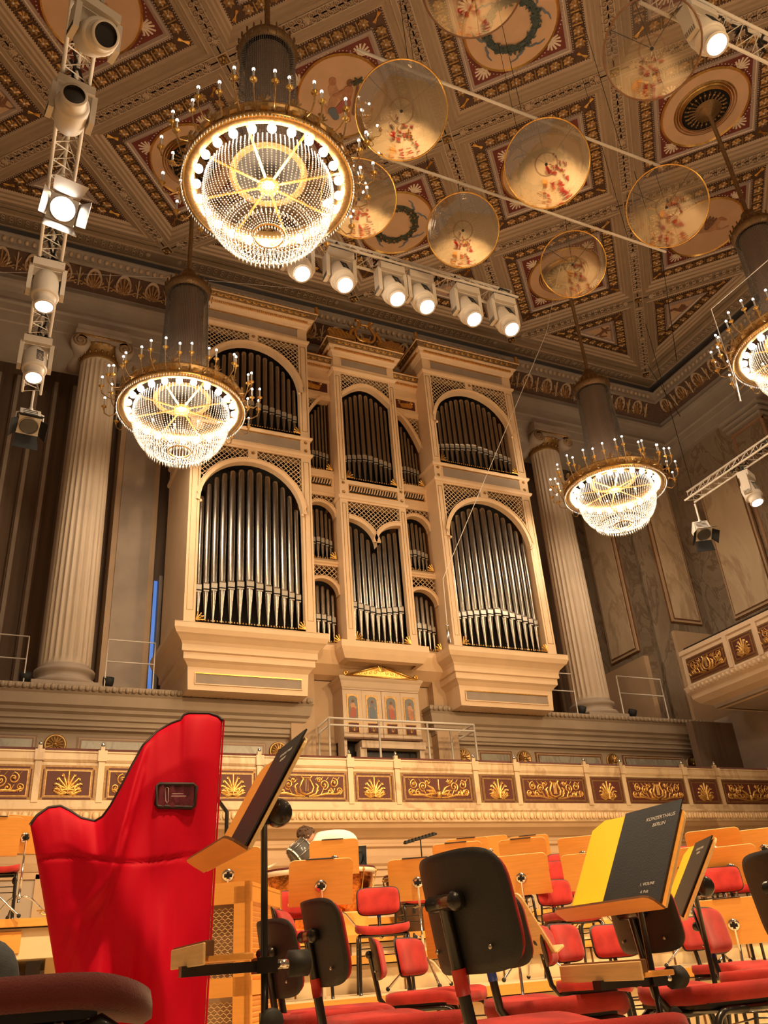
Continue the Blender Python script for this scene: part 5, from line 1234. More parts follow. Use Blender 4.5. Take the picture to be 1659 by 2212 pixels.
chair_px(1003, 1970, 240, 2.1, 60, F0, 'nearest chair in the middle, its big black backrest toward the viewer', bw=.39, tape='tape_red')
chair_px(698, 2036, 168, 3.0, 72, F0, 'black-backed chair with red tape left of the nearest middle chair', tape='tape_red')
chair_px(1732, 1930, 170, 2.6, 46, F0, 'large black-backed chair cut by the right edge', bw=.40, tape='tape_red')
chair_px(600, 2070, 150, 3.8, 66, F0, 'black-backed chair partly behind the left front stand pole')
chair_px(616, 2028, 125, 4.0, 100, F0, 'red chair right of the wooden cabinet, behind the black-backed one')
chair_px(1064, 2012, 145, 3.35, 52, F0, 'black-backed chair mostly hidden behind the nearest middle chair', tape='tape_blue')
chair_px(1388, 1986, 128, 3.55, 50, F0, 'black-backed chair seen under the desk of the right front stand')
chair_px(818, 2075, 84, 5.5, 94, F0, 'left of two side-on red chairs in front of the lowest riser')
chair_px(886, 2068, 76, 6.0, 120, F0, 'right of two side-on red chairs in front of the lowest riser')
chair_px(1182, 2041, 82, 5.6, 98, F0, 'side-on red chair left of the pair behind the nearest middle chair')
chair_px(1222, 2036, 76, 6.5, 122, F0, 'three-quarter red chair right of the pair behind the nearest middle chair')
chair_px(1326, 2032, 64, 6.9, 150, F0, 'red chair facing the viewer left of the right front stand pole')
chair_px(1545, 2047, 84, 5.0, 110, F0, 'red chair with grey shell edge left of the edge-cut black chair', tape='tape_blue')
chair_px(1500, 2016, 62, 7.0, 130, F0, 'red chair behind the small tilted stand with a folder')
chair_px(817, 1946, 57, 7.7, 176, F1, 'red chair facing the viewer below the right timpani drum', tape='tape_blue')
chair_px(634, 1974, 54, 7.4, 170, F1, 'red chair facing the viewer between the wooden cabinet and the tall black back')
chair_px(1196, 1932, 52, 8.4, 150, F1, 'bright red chair right of the pale wooden stand back', tape='tape_red')
chair_px(1192, 1883, 42, 9.9, 160, F2, 'dark red chair behind the bright red one, right of the pale stand')
chair_px(1217, 1876, 34, 11.2, 165, F3, 'farthest dark red chair left of the pair of tall pale stands')
chair_px(1610, 1905, 44, 9.3, 165, F1, 'red chair behind the stand right of the black folder', nrail=2)
chair_px(1489, 1872, 42, 9.6, 160, F2, 'dark red chair just right of the yellow folder')
chair_px(1530, 1872, 46, 10.2, 140, F2, 'red chair behind the left of the two far right stands')
chair_px(1560, 1912, 46, 8.8, 170, F1, 'red chair with pointed lower edge below the right-hand stand')
chair_px(1086, 1893, 40, 9.3, 170, F2, 'red chair half hidden right of the nearest chair back top')
v = at_d(905, 1962, 8.9); chair((v.x, v.y, F2), radians(190), 'small red chair behind the stand at the left of the nearest chair back', bz=.70)
# maroon player's seat close to the lens at lower left
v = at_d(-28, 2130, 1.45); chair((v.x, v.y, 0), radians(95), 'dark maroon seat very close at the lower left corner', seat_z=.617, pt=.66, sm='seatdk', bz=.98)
v = at_d(-10, 1930, 8.9); chair((v.x-.02, 9.25, 1.22), radians(182), 'red chair on the high platform at the left edge', bz=.75)
# ================================================================ music stands
def stand(loc, yaw, H_, label, tilt=30, W_=.50, PH=.36, metal='chrome', shelf=0, lipw=.07, name='music_stand', foot=True, wood='wood', clip=False):
    e = empty(name, loc, yaw, label=label, category='music stand'); t_ = radians(tilt)
    U = lambda u, v, w_: (u, v*sin(t_)-w_*cos(t_), H_+v*cos(t_)+w_*sin(t_))
    b = MB(); r = .045; th = .009
    out = [(-W_/2, 0), (W_/2, 0), (W_/2, PH-r)]+[(W_/2-r+r*cos(a), PH-r+r*sin(a)) for a in (.4, .8, 1.2)]+[(W_/2-r, PH), (-W_/2+r, PH)]+[(-W_/2+r-r*sin(a), PH-r+r*cos(a)) for a in (.4, .8, 1.2)]+[(-W_/2, PH-r)]
    n = len(out); b.add([U(u, v, 0) for u, v in out]+[U(u, v, -th) for u, v in out], [tuple(range(n)), tuple(range(2*n-1, n-1, -1))], wood)
    b.add([U(u, v, 0) for u, v in out]+[U(u, v, -th) for u, v in out], [(i, (i+1) % n, n+(i+1) % n, n+i) for i in range(n)], 'woodl')
    r2 = .025; lip = [(-W_/2, 0), (W_/2, 0), (W_/2, lipw-r2), (W_/2-r2*.3, lipw-r2*.3), (W_/2-r2, lipw), (-W_/2+r2, lipw), (-W_/2+r2*.3, lipw-r2*.3), (-W_/2, lipw-r2)]; n = len(lip)
    b.add([U(u, -.001, v) for u, v in lip]+[U(u, -th, v) for u, v in lip], [tuple(range(n))[::-1], tuple(range(n, 2*n))], wood)
    b.add([U(u, -.001, v) for u, v in lip]+[U(u, -th, v) for u, v in lip], [(i, (i+1) % n, n+(i+1) % n, n+i)[::-1] for i in range(n)], 'wooddk' if shelf else 'woodl')
    b.build('desk', e)
    c = U(0, PH*.42, -th-.012); py_ = c[1]+.025; pz = c[2]
    b = MB(); b.X = Matrix.Translation(U(0, PH*.42, -th))@Matrix.Rotation(pi/2-t_, 4, 'X')
    b.lathe([(.05, 0), (.05, -.006), (.035, -.014), (0, -.016)], 'chrome' if metal == 'chrome' else 'black', 20); b.X = None
    b.box((0, py_-.008, pz), (.022, .05, .05), 'black'); b.tube([(-.03, py_-.01, pz), (.03, py_-.01, pz)], .012, 'blackm', 8)
    if metal == 'black':
        b.X = Matrix.Translation((0, py_+.045, pz+.01))@Matrix.Rotation(pi/2, 4, 'Y'); b.lathe([(0, .03), (.035, .028), (.042, .012), (.042, -.012), (.035, -.028), (0, -.03)], 'black', 18); b.X = None
    b.build('hinge', e)
    b = MB(); b.tube([(0, py_, pz), (0, py_, pz*.45)], .009 if metal == 'chrome' else .0105, metal, 10); b.tube([(0, py_, pz*.5), (0, py_, .16)], .0125 if metal == 'chrome' else .0155, metal, 10); b.build('pole', e)
    k_ = MB(); k_.tube([(.012, py_, pz*.48), (.04, py_, pz*.48)], .007, 'chrome', 8); k_.X = Matrix.Translation((.04, py_, pz*.48))@Matrix.Rotation(pi/2, 4, 'Y'); k_.lathe([(0, 0), (.012, 0), (.014, .012), (.030, .020), (.034, .028), (.026, .036), (0, .038)], 'blackm', 12); k_.build('knob', e)
    if foot:
        for k in range(3):
            q = 2*pi*k/3+.4+loc[0]; b = MB(); P = lambda r_, h: (r_*cos(q), py_+r_*sin(q), h)
            b.tube([P(0, .20), P(.05, .22), P(.12, .19), P(.30, .035), P(.32, .02)], .011, metal, 7); o = b.build('leg', e)
            c_ = MB(); c_.sphere(P(.32, .018), .018, 'blackm', 8, 5); c_.build('rubber_foot', o)
    if shelf:
        sz = H_-shelf
        b = MB(); b.b2(-.20, .20, -.10, -.075, sz+.006, sz+.045, 'wooddk'); b.b2(-.20, .20, -.09, .03, sz-.006, sz+.010, 'wood'); b.b2(-.202, .202, -.106, -.098, sz-.012, sz+.04, 'woodl'); bevel(b.build('lower_shelf', e), .003)
        b = MB(); b.b2(-.02, .02, -.12, py_, sz-.035, sz-.008, 'black'); b.b2(-.03, .03, py_-.03, py_+.03, sz-.04, sz+.0, 'black'); b.tube([(0, py_+.03, sz-.02), (0, py_+.075, sz-.02)], .012, 'chrome', 8)
        b.X = Matrix.Translation((0, py_+.07, sz-.02))@Matrix.Rotation(-pi/2, 4, 'X'); b.lathe([(0, 0), (.032, 0), (.032, .06), (0, .062)], 'blackm', 12, fn=lambda q: 1+.08*cos(8*q)); b.build('shelf_clamp', e)
    if clip:
        b = MB(); b.add([U(-.1, PH+.004, .01), U(.12, PH+.004, .01), U(.12, PH+.010, -.02), U(-.1, PH+.010, -.02), U(-.1, PH-.02, .014), U(.12, PH-.02, .014)], [(0, 1, 2, 3), (4, 5, 1, 0)], 'folder'); b.build('sheet_edge', e)
    return e, U
def stand_px(px, py, d, fz, label, off=0, tilt=30, H_=None, **k):
    """px, py = middle of the desk seen from behind"""
    v = at_d(px, py+5, d); az = atan2(v.x, v.y)+radians(off); yaw = pi-az
    H = v.z-.18*cos(radians(tilt))-fz
    # pole stands behind the desk
    return stand((v.x+.09*sin(yaw), v.y-.09*cos(yaw), fz), yaw, H, label, tilt, **k)
stand_px(693, 1900, 7.2, F0, 'orange stand back left of centre, in front of the copper timpani', off=-6, clip=True)
stand_px(722, 1846, 9.3, F3, 'orange stand back between the bent-over person and the nearer stand', clip=True)
stand_px(902, 1893, 7.9, F1, 'orange stand back touching the left side of the nearest chair back', clip=True)
stand_px(990, 1853, 9.2, F2, 'left of the three orange stands peeking over the nearest chair back', clip=True)
stand_px(1012, 1838, 10.6, F3, 'middle of the three orange stands peeking over the nearest chair back', clip=True)
stand_px(1058, 1830, 12.0, F4, 'right of the three orange stands over the nearest chair back, with round hinge')
stand_px(1131, 1842, 9.8, F2, 'dark orange stand above the pale one, in front of its twin', clip=True)
stand_px(1145, 1830, 11.6, F4, 'twin orange stand just behind and right of the dark orange one', clip=True)
stand_px(1125, 1884, 8.2, F1, 'pale orange stand back right of the nearest chair back', off=4)
stand_px(1258, 1836, 10.2, F3, 'tall pale stand partly behind the yellow folder')
stand_px(1272, 1876, 9.2, F2, 'lower pale stand directly left of the yellow folder')
stand_px(1545, 1826, 9.2, F2, 'left of the two highest stands at far right')
stand_px(1650, 1822, 9.8, F2, 'right of the two highest stands, cut by the right edge')
stand_px(1577, 1864, 8.9, F1, 'pale orange stand overlapping the two highest ones at right')
stand_px(1583, 1984, 8.2, F0, 'deep orange stand low at the right, left of the edge-cut black chair', tilt=22, clip=True)
stand_px(1120, 1992, 5.6, F0, 'stand turned edgewise between the nearest chair back and the pale stand', off=64, wood='woodl')
stand_px(1472, 1868, 9.0, F1, 'narrow glimpse of an orange stand right of the black folder')
stand_px(1000, 2000, 6.2, F0, 'chrome-poled stand with its desk hidden behind the nearest chair back')
v = at_d(48, 1797, 9.2); stand((v.x, v.y+.2, 1.22), pi-.02-radians(-25), v.z-1.22-.16, 'dark orange stand left of the red harp cover, on the high platform')
v = at_d(5, 1806, 9.0); stand((v.x-.10, v.y+.05, 1.22), pi+.12, v.z-1.22-.16, 'orange stand with white sheet edge at the left picture edge', clip=True)
v = at_d(494, 1886, 7.2); stand((v.x, v.y, F1), pi-.3, v.z-F1-.15, 'orange stand back rising above the wooden speaker cabinet')
# the two near stands with folders
def folder(U, e_loc, yaw, off_u, w_, h_, label, inner, lines, tu=0, sc_=1.0):
    e = empty('music_folder', e_loc, yaw, label=label, category='music folder')
    lay = .003
    if inner:
        b = MB(); x0, x1 = inner
        n_ = 8; pts = [(x0, .002), (x1, .002), (x1, h_*.985), (x0+.06, h_*.985), (x0+.02, h_*.95), (x0, h_*.90)]
        b.add([U(u, v, .004+.006*(i % 2)) for i, (u, v) in enumerate(pts)]+[U(u, v, .0015) for u, v in pts], [tuple(range(6)), tuple(range(11, 5, -1))]+[(i, i+6, (i+1) % 6+6, (i+1) % 6) for i in range(6)], 'paper'); b.build('yellow_cover', e)
    b = MB(); x0, x1 = off_u, off_u+w_
    vs = [U(x0, .002, .012), U(x1, .002, .012), U(x1, h_, .012), U(x0, h_, .012), U(x0, .002, .007), U(x1, .002, .007), U(x1, h_, .007), U(x0, h_, .007)]
    b.add(vs, [(0, 1, 2, 3), (7, 6, 5, 4), (0, 4, 5, 1), (1, 5, 6, 2), (2, 6, 7, 3), (3, 7, 4, 0)], 'folder'); o = b.build('black_cover', e)
    o0 = Vector(U(0, 0, 0)); ex = (Vector(U(1, 0, 0))-o0).normalized(); ey = (Vector(U(0, 1, 0))-o0).normalized(); ez = ex.cross(ey)
    for (txt, u, v, size) in lines:
        cu = bpy.data.curves.new('print', 'FONT'); cu.body = txt; cu.size = size; cu.align_x = 'CENTER'; cu.extrude = .0002
        to = bpy.data.objects.new('print', cu); COL.objects.link(to); dg = bpy.context.evaluated_depsgraph_get(); me = bpy.data.meshes.new_from_object(to.evaluated_get(dg)); bpy.data.objects.remove(to)
        me.materials.clear(); me.materials.append(M['ink']); q = bpy.data.objects.new('printed_line', me); COL.objects.link(q); q.parent = o
        R_ = Matrix((ex, ey, ez)).transposed().to_4x4(); R_.translation = Vector(U(u, v, .0128)); q.matrix_local = R_
    return e
L_loc, L_yaw = (.696, 2.62, 0), radians(-90.5)
e, U = stand(L_loc, L_yaw, .316+CZ, 'black-poled wooden stand at left centre, desk seen edge on with a folder', tilt=29.8, metal='black', shelf=.262)
folder(U, L_loc, L_yaw, -.02, .265, .372, 'black folder standing on the edge-on left front stand', None, [('KONZERTHAUS', .13, .315, .016), ('BERLIN', .13, .293, .016)])
R_loc, R_yaw = (2.022, 2.565, 0), radians(-87.3)
e, U = stand(R_loc, R_yaw, .114+CZ, 'wooden stand at right with lower shelf carrying a black and a yellow folder', tilt=31.9, metal='black', shelf=.185)
folder(U, R_loc, R_yaw, -.055, .29, .385, 'large black folder overlapping a yellow one on the right front stand', (-.235, -.02), [('KONZERTHAUS', .145, .325, .020), ('BERLIN', .145, .298, .020), ('1. VIOLINE', .155, .075, .015), ('4. Pult', .15, .048, .015)])
v = at_d(1449, 1990, 4.2); T_yaw = radians(-118); T_loc = (v.x, v.y, 0)
e, U = stand(T_loc, T_yaw, v.z, 'smaller looking stand right of the big folder, seen at a steep angle', tilt=34, metal='black')
folder(U, T_loc, T_yaw, -.05, .27, .36, 'narrow looking black folder on the stand right of the big folder', (-.22, -.02), [('KONZERTHAUS', .09, .31, .016), ('BERLIN', .09, .29, .016)])
# conductor-like thin folding stand far behind
v = at_d(908, 1812, 11.5); e = empty('folding_stand', (v.x, v.y, F4), label='thin black folding stand silhouette in front of the tan wall', category='music stand')
b = MB(); hh = v.z-F4; b.tube([(-.24, 0, hh-.05), (.0, 0, hh), (.24, 0, hh+.06)], .014, 'blackm', 6)
for k in range(9): b.b2(-.22+.05*k, -.19+.05*k, -.02, .03, hh-.06+.012*k, hh-.02+.012*k, 'blackm')
b.build('desk', e); b = MB(); b.tube([(0, 0, hh), (0, 0, .0)], .008, 'blackm', 6); b.build('pole', e)
#@@@ HARP
# ================================================================ harp under its red cover
from mathutils import noise
TOP = [(65, 1782), (80, 1762), (105, 1745), (130, 1742), (150, 1752), (175, 1768), (205, 1775), (222, 1765), (240, 1740), (262, 1700), (285, 1655), (310, 1610), (340, 1580), (370, 1563), (392, 1555), (397, 1545), (408, 1541), (450, 1541), (470, 1547), (481, 1556)]
def top_y(x):
    for a, b in zip(TOP, TOP[1:]):
        if a[0] <= x <= b[0]: return a[1]+(b[1]-a[1])*(x-a[0])/(b[0]-a[0])
    return TOP[-1][1]
HD = 3.72; hz0 = at_d(280, 2420, HD).z
def harp_pt(u, v, side):
    xt = 65+416*u; yt = top_y(xt); xb = 172+258*u; yb_ = 2428
    x = xt+(xb-xt)*v**.95; y = yt+(yb_-yt)*v
    ed = max(0, sin(pi*min(1, max(0, u))))**.5; tv = min(1, v*9)**.5
    if side > 0:
        fold = .026*sin(u*13+v*2.0+1.2*sin(v*4))*min(1, v*1.6)+.016*sin((u*1.9-v*1.1)*9)*min(1, v*2)
        nz = noise.noise(Vector((u*3.2, v*3.0, 0)))*.075+noise.noise(Vector((u*9+v*4, v*3-u*5, 3)))*.018
        dx = u-.30; dg = (v-.26)+.85*(dx)                      # creases fanning from the neck
        cr = .024*math.exp(-((dg)/.035)**2)+.018*math.exp(-((v-.40+.5*u)/.03)**2)*(u < .5)+.014*math.exp(-((v-.60+.9*u)/.02)**2)*(u < .6)
        seam = -.010*math.exp(-((y-1857+6*sin(u*9))/3.5)**2)
        d = HD-(.05+.11*ed*tv)+(nz+fold)*ed-cr*ed-seam
    else: d = HD+.02+.30*ed*tv+.0
    p = at_d(x, y, d)
    return p
NU, NV = 110, 130
hp = at_d(280, 2300, HD); hp = Vector((hp.x, hp.y, 0))
b = MB(); b.X = Matrix.Translation(-hp); vs = []; fs = []
for sd in (1, -1):
    for i in range(NU+1):
        for j in range(NV+1): p = harp_pt(i/NU, (j/NV)**1.0, sd); p.z = max(p.z, .01); vs.append(p)
K = NV+1; T_ = (NU+1)*K
for i in range(NU):
    for j in range(NV): a = i*K+j; fs.append((a, a+1, a+K+1, a+K)); fs.append((T_+a, T_+a+K, T_+a+K+1, T_+a+1))
for i in range(NU): fs.append((i*K, (i+1)*K, T_+(i+1)*K, T_+i*K))
for j in range(NV): fs.append((j, T_+j, T_+j+1, j+1)); a = NU*K+j; fs.append((a, a+1, T_+a+1, T_+a))
b.add(vs, fs, 'red', True)
harp = empty('covered_harp', hp, label='tall harp under a bright red cloth cover with black piping', category='harp')
b.build('cover', harp)
b = MB(); b.X = Matrix.Translation(-hp); b.tube([harp_pt(i/200, 0, 1) for i in range(201)], .007, 'redpipe', 6); b.tube([harp_pt(1, j/60, 1)+Vector((.004, -.004, 0)) for j in range(56)], .004, 'red', 5); b.build('piping', harp)
tag = [(340, 1697), (344, 1693), (418, 1694), (424, 1699), (420, 1739), (414, 1744), (341, 1742), (337, 1737)]
def on_cover(px, py, off=.0):
    v = .3
    for _ in range(40):
        u = (px-65-(107*0))/416
        u = min(1, max(0, (px-65-(v**.95)*(172-65))/(416+(v**.95)*(258-416)))); yt = top_y(65+416*u); v = min(1, max(0, (py-yt)/(2428-yt)))
    p = harp_pt(u, v, 1); return p*(1-off/p.length)
b = MB(); b.X = Matrix.Translation(-hp); pts = [on_cover(x, y, .008) for x, y in tag]; vs = []; fs = []
for i in range(13):
    for j in range(9): vs.append(on_cover(338+86*i/12, 1694.5+48*j/8, .006+.004*((i*7+j*3) % 3)))
for i in range(12):
    for j in range(8): fs.append((i*9+j, i*9+j+1, i*9+j+10, i*9+j+9))
b.add(vs, fs, 'tag', True); o = b.build('name_window', harp); recalc(o)
b = MB(); b.X = Matrix.Translation(-hp); b.tube(pts, .008, 'redpipe', 6, True)
o2 = b.build('window_piping', o)
b = MB(); b.X = Matrix.Translation(-hp)
b.tube([on_cover(x, y, .020) for x, y in ((357, 1700), (358, 1728), (361, 1733), (364, 1729), (364, 1701), (360, 1699))], .0014, 'ink', 4)
for y, x0, x1 in ((1713, 372, 396), (1718, 370, 402)):
    b.tube([on_cover(x, y, .020) for x in (x0, x1)], .0010, 'ink', 4)
b.build('tag_print', o)
# ================================================================ speaker cabinet
cab = empty('speaker_cabinet', (0, 0, 0), label='beech wood speaker cabinet with metal mesh front, right of the harp cover', category='cabinet')
c0 = at_d(540, 1902, 5.15); cab.location = (c0.x, c0.y, 0); cab.rotation_euler = (0, 0, -radians(31)); Hc = c0.z
b = MB(); w_, dp, tk = .62, .80, .045
for (x0, x1, y0, y1, z0, z1) in ((-w_, 0, 0, dp, Hc-.025, Hc), (-w_, -w_+.09, 0, .03, 0, Hc-.025), (-.09, 0, 0, .03, 0, Hc-.025), (-w_, 0, 0, .03, Hc-.11, Hc-.025), (-w_, 0, 0, .03, .53, .62), (-w_, 0, 0, .03, 0, .09), (-.03, 0, 0, .06, 0, Hc), (-.03, 0, dp-.06, dp, 0, Hc), (-.03, 0, 0, dp, Hc-.10, Hc-.02), (-.03, 0, 0, dp, .53, .60), (-w_, -w_+.03, 0, dp, 0, Hc), (-w_, 0, dp-.03, dp, 0, Hc)):
    b.b2(x0, x1, y0, y1, z0, z1, 'wood')
b.b2(-w_+.08, -.06, .12, .14, .1, Hc-.1, 'tan'); b.build('cabinet_body', cab)
b = MB()
for (z0, z1) in ((.09, .53), (.62, Hc-.11)):
    n_ = int((z1-z0)/.0165)
    for k in range(n_):
        z = z0+k*.0165; pts = []
        for i in range(27): pts.append((-w_+.09+(w_-.18)*i/26, .012, z+(.0055 if (i+k) % 2 else -.0055)))
        b.tube(pts, .0019, 'woodl', 4, caps=False)
b.build('metal_mesh', cab)
b = MB()
for (z0, z1) in ((.06, .53), (.60, Hc-.10)):
    z = z0
    while z < z1-.02: b.box((-.018, dp/2, z+.012), (.012, dp-.12, .028), 'wood', Matrix.Rotation(.5, 3, 'Y')); z += .026
b.build('louvre', cab)
# ================================================================ timpani
def timpano(px, py, d, fz, r, label, bowl='copper', tilt=.0):
    v = at_d(px, py, d); e = empty('timpani', (v.x, v.y, fz), label=label, category='drum'); H_ = v.z-fz
    b = MB(); b.X = Matrix.Translation((0, 0, H_))@Matrix.Rotation(tilt, 4, 'Y')
    b.lathe([(r*.96, -.05), (r*.95, -.10), (r*.90, -.20), (r*.74, -.36), (r*.50, -.50), (r*.22, -.60), (.05, -.64), (0, -.64)], bowl, 36); b.build('kettle', e)
    b = MB(); b.X = Matrix.Translation((0, 0, H_))@Matrix.Rotation(tilt, 4, 'Y'); b.lathe([(r*.96, -.055), (r*1.03, -.055), (r*1.03, -.005), (r*.98, -.005)], 'pearl' if bowl == 'copper' else 'steel', 40); b.lathe([(r*1.035, -.004), (r*1.03, .014), (r*.96, .016)], 'plum', 40); b.build('hoop', e)
    b = MB(); b.X = Matrix.Translation((0, 0, H_))@Matrix.Rotation(tilt, 4, 'Y'); b.lathe([(r*.97, .008), (0, .008)], 'skinhead', 40); b.build('drum_head', e)
    b = MB()
    for k in range(8):
        q = 2*pi*k/8+.3; c_, s_ = cos(q), sin(q); b.tube([(r*1.05*c_, r*1.05*s_, H_-.0), (r*1.05*c_, r*1.05*s_, H_-.06), (r*.80*c_, r*.80*s_, H_-.36)], .006, 'gold' if bowl == 'copper' else 'blackm', 6); b.sphere((r*1.05*c_, r*1.05*s_, H_-.03), .016, 'gold', 6, 4)
    b.build('tension_rod', e)
    b = MB(); m_ = 'gold' if bowl == 'copper' else 'blackm'
    b.tube([(.0, 0, H_-.62), (0, 0, .05)], .03, m_, 8); b.lathe([(.16, max(.1, H_-.66)), (.18, max(.12, H_-.64)), (.16, max(.14, H_-.62))], m_, 24)
    for k in range(3): q = 2*pi*k/3; b.tube([(0, 0, .12), (.18*cos(q), .18*sin(q), .10), (.28*cos(q), .28*sin(q), .012)], .018, m_, 7)
    for k in range(4): q = 2*pi*k/4+.4; b.tube([(.17*cos(q), .17*sin(q), H_-.62), (r*.86*cos(q), r*.86*sin(q), H_-.26)], .008, m_, 6)
    b.build('pedal_base', e)
    return e
timpano(640, 1884, 9.72, 1.16, .36, 'copper timpani drum at left, behind the orange stand left of centre')
timpano(738, 1880, 10.7, F4, .38, 'copper timpani drum at right, below the bent-over person')
timpano(892, 1892, 10.6, F4, .33, 'dark timpani drum with black fittings left of the nearest chair back', 'brown2', .0)
# field drum beside the person
v = at_d(650, 1843, 10.5); e = empty('field_drum', (v.x, v.y, F4), label='tilted side drum with chrome hoop and black shell in front of the person', category='drum')
b = MB(); b.X = Matrix.Translation((0, 0, v.z-F4))@Matrix.Rotation(.9, 4, 'Y'); b.lathe([(0, .10), (.13, .10), (.13, -.10), (0, -.10)], 'glassd', 28); b.lathe([(.137, .105), (.14, .09), (.13, .09)], 'chrome', 28); b.lathe([(.13, -.09), (.14, -.09), (.137, -.105)], 'shirt', 28); b.build('shell', e)
b = MB(); b.X = Matrix.Translation((0, 0, v.z-F4))@Matrix.Rotation(.9, 4, 'Y')
for k in range(8): q = 2*pi*k/8; b.tube([(.14*cos(q), .14*sin(q), .11), (.14*cos(q), .14*sin(q), -.11)], .006, 'chrome', 5)
b.build('lug', e)
b = MB(); b.tube([(0, 0, v.z-F4-.1), (0, 0, .3)], .012, 'chrome', 6)
for k in range(3): q = 2*pi*k/3; b.tube([(0, 0, .35), (.28*cos(q), .28*sin(q), .01)], .009, 'chrome', 6)
b.build('drum_stand', e)
# ================================================================ people
def skinned(name, verts, edges, rad, m, parent=None, sub=2, root=0):
    me = bpy.data.meshes.new(name); me.from_pydata([tuple(v) for v in verts], edges, []); o = bpy.data.objects.new(name, me); COL.objects.link(o)
    md = o.modifiers.new('s', 'SKIN'); md.use_smooth_shade = True
    for i, r in enumerate(rad):
        q = me.skin_vertices[0].data[i]; q.radius = (r, r) if not isinstance(r, tuple) else r; q.use_root = (i == root)
    s_ = o.modifiers.new('u', 'SUBSURF'); s_.levels = sub; s_.render_levels = sub
    dg = bpy.context.evaluated_depsgraph_get(); nm = bpy.data.meshes.new_from_object(o.evaluated_get(dg)); o.modifiers.clear(); o.data = nm; nm.name = name
    nm.materials.clear(); nm.materials.append(M[m])
    for p in nm.polygons: p.use_smooth = True; p.material_index = 0
    if parent is not None: o.parent = parent
    return o
def figure(J, label, face, feet_m='blackm'):
    """J: joints in world space; face: direction the face looks"""
    base = Vector(J['base']); J = {k: Vector(v)-base for k, v in J.items()}
    V = []; E = []; Rr = []
    def a(p, r, par=None): V.append(p); Rr.append(r); (E.append((par, len(V)-1)) if par is not None else None); return len(V)-1
    pel = a(J['pelvis'], .125); sp = a(J['spine'], .12, pel); chs = a(J['chest'], .13, sp); nk = a(J['neck'], .055, chs); hb = a(J['neck'].lerp(J['head'], .5), .055, nk)
    for s_ in ('L', 'R'):
        sh = a(J['shoulder'+s_], .052, chs); el = a(J['elbow'+s_], .040, sh); wr_ = a(J['wrist'+s_], .027, el)
        d_ = (J['wrist'+s_]-J['elbow'+s_]).normalized(); sd = d_.cross(Vector((.3, .9, .1))).normalized(); up = sd.cross(d_)
        pm = a(J['wrist'+s_]+d_*.05, (.036, .017), wr_)
        for k, l in enumerate((.070, .080, .074, .058)):
            r0_ = J['wrist'+s_]+d_*.088+sd*(.027-.018*k); f1 = a(r0_, .0095, pm); f2 = a(r0_+d_*l*.5+up*.010, .0085, f1); a(r0_+d_*l*.8+up*.034, .0075, f2)
        t1 = a(J['wrist'+s_]+d_*.035+sd*.040, .011, pm); a(J['wrist'+s_]+d_*.07+sd*.062+up*.015, .0085, t1)
        hp_ = a(J['hip'+s_], .085, pel); kn = a(J['knee'+s_], .055, hp_); an = a(J['ankle'+s_], .040, kn); a(J['toe'+s_], .036, an)
    body = skinned('person', V, E, Rr, 'skin'); body.location = base; body['label'] = label; body['category'] = 'person'
    f = Vector(face).normalized(); up = (J['head']-J['neck']).normalized(); up = (up-f*up.dot(f)).normalized(); rt = f.cross(up)
    X = Matrix((rt, f, up)).transposed().to_4x4(); X.translation = J['head']
    h = MB(); h.X = X; n, k = 24, 18; vs = []; fs = []
    for i in range(k+1):
        th = pi*i/k
        for j in range(n):
            ph = 2*pi*j/n; x, y, z = sin(th)*cos(ph)*.077, sin(th)*sin(ph)*.095, cos(th)*.118
            if z < -.02: x *= 1-.35*(-z-.02)/.1; y = y*(1-.15*(-z-.02)/.1)+.012
            g_ = lambda x0, z0, s0: math.exp(-(((x-x0)/s0)**2+((z-z0)/s0)**2))
            if y > 0: y += .026*g_(0, -.022, .013)+.012*g_(0, .0, .012)+.008*g_(0, -.062, .018)-.010*g_(.03, .004, .013)-.010*g_(-.03, .004, .013)+.010*g_(0, -.10, .02)
            vs.append((x, y, z))
    for i in range(k):
        for j in range(n): fs.append((i*n+j, (i+1)*n+j, (i+1)*n+(j+1) % n, i*n+(j+1) % n))
    h.add(vs, fs, 'skin', True)
    for sg in (-1, 1): h.sphere((sg*.078, -.005, -.005), .02, 'skin', 8, 6, (.4, .8, 1.4)); h.sphere((sg*.030, .080, .005), .009, 'shirt', 8, 6); h.sphere((sg*.030, .087, .005), .005, 'blackm', 6, 4)
    h.box((0, .092, -.060), (.04, .006, .007), 'rose')
    hd_ = h.build('head_tmp')
    bm = bmesh.new(); bm.from_mesh(body.data); off = len(body.data.materials)
    for mm in hd_.data.materials[1:]: body.data.materials.append(mm)
    for p in hd_.data.polygons: pass
    bm.from_mesh(hd_.data); bm.to_mesh(body.data); bm.free(); bpy.data.objects.remove(hd_)
    # hair
    g = MB(); g.X = X; vs = []; fs = []
    for i in range(12):
        th = pi*.62*i/11
        for j in range(n):
            ph = 2*pi*j/n; lim = 1 if sin(ph) < .3 else max(.45, 1-.8*(sin(ph)-.3)); t2 = th*lim
            rr = 1.10+.10*noise.noise(Vector((cos(ph)*6, sin(ph)*6, t2*7))); vs.append((sin(t2)*cos(ph)*.078*rr, sin(t2)*sin(ph)*.097*rr-.006, cos(t2)*.118*rr))
    for i in range(11):
        for j in range(n): fs.append((i*n+j, (i+1)*n+j, (i+1)*n+(j+1) % n, i*n+(j+1) % n))
    g.add(vs, fs, 'hair', True)
    for k_ in range(60):
        ph = random.uniform(0, 2*pi); t2 = random.uniform(0, pi*.55)*(1 if sin(ph) < .3 else .55); g.sphere((sin(t2)*cos(ph)*.084, sin(t2)*sin(ph)*.103-.006, cos(t2)*.125), .017, 'hair', 6, 4)
    g.build('hair', body)
    V, E, Rr = [], [], []
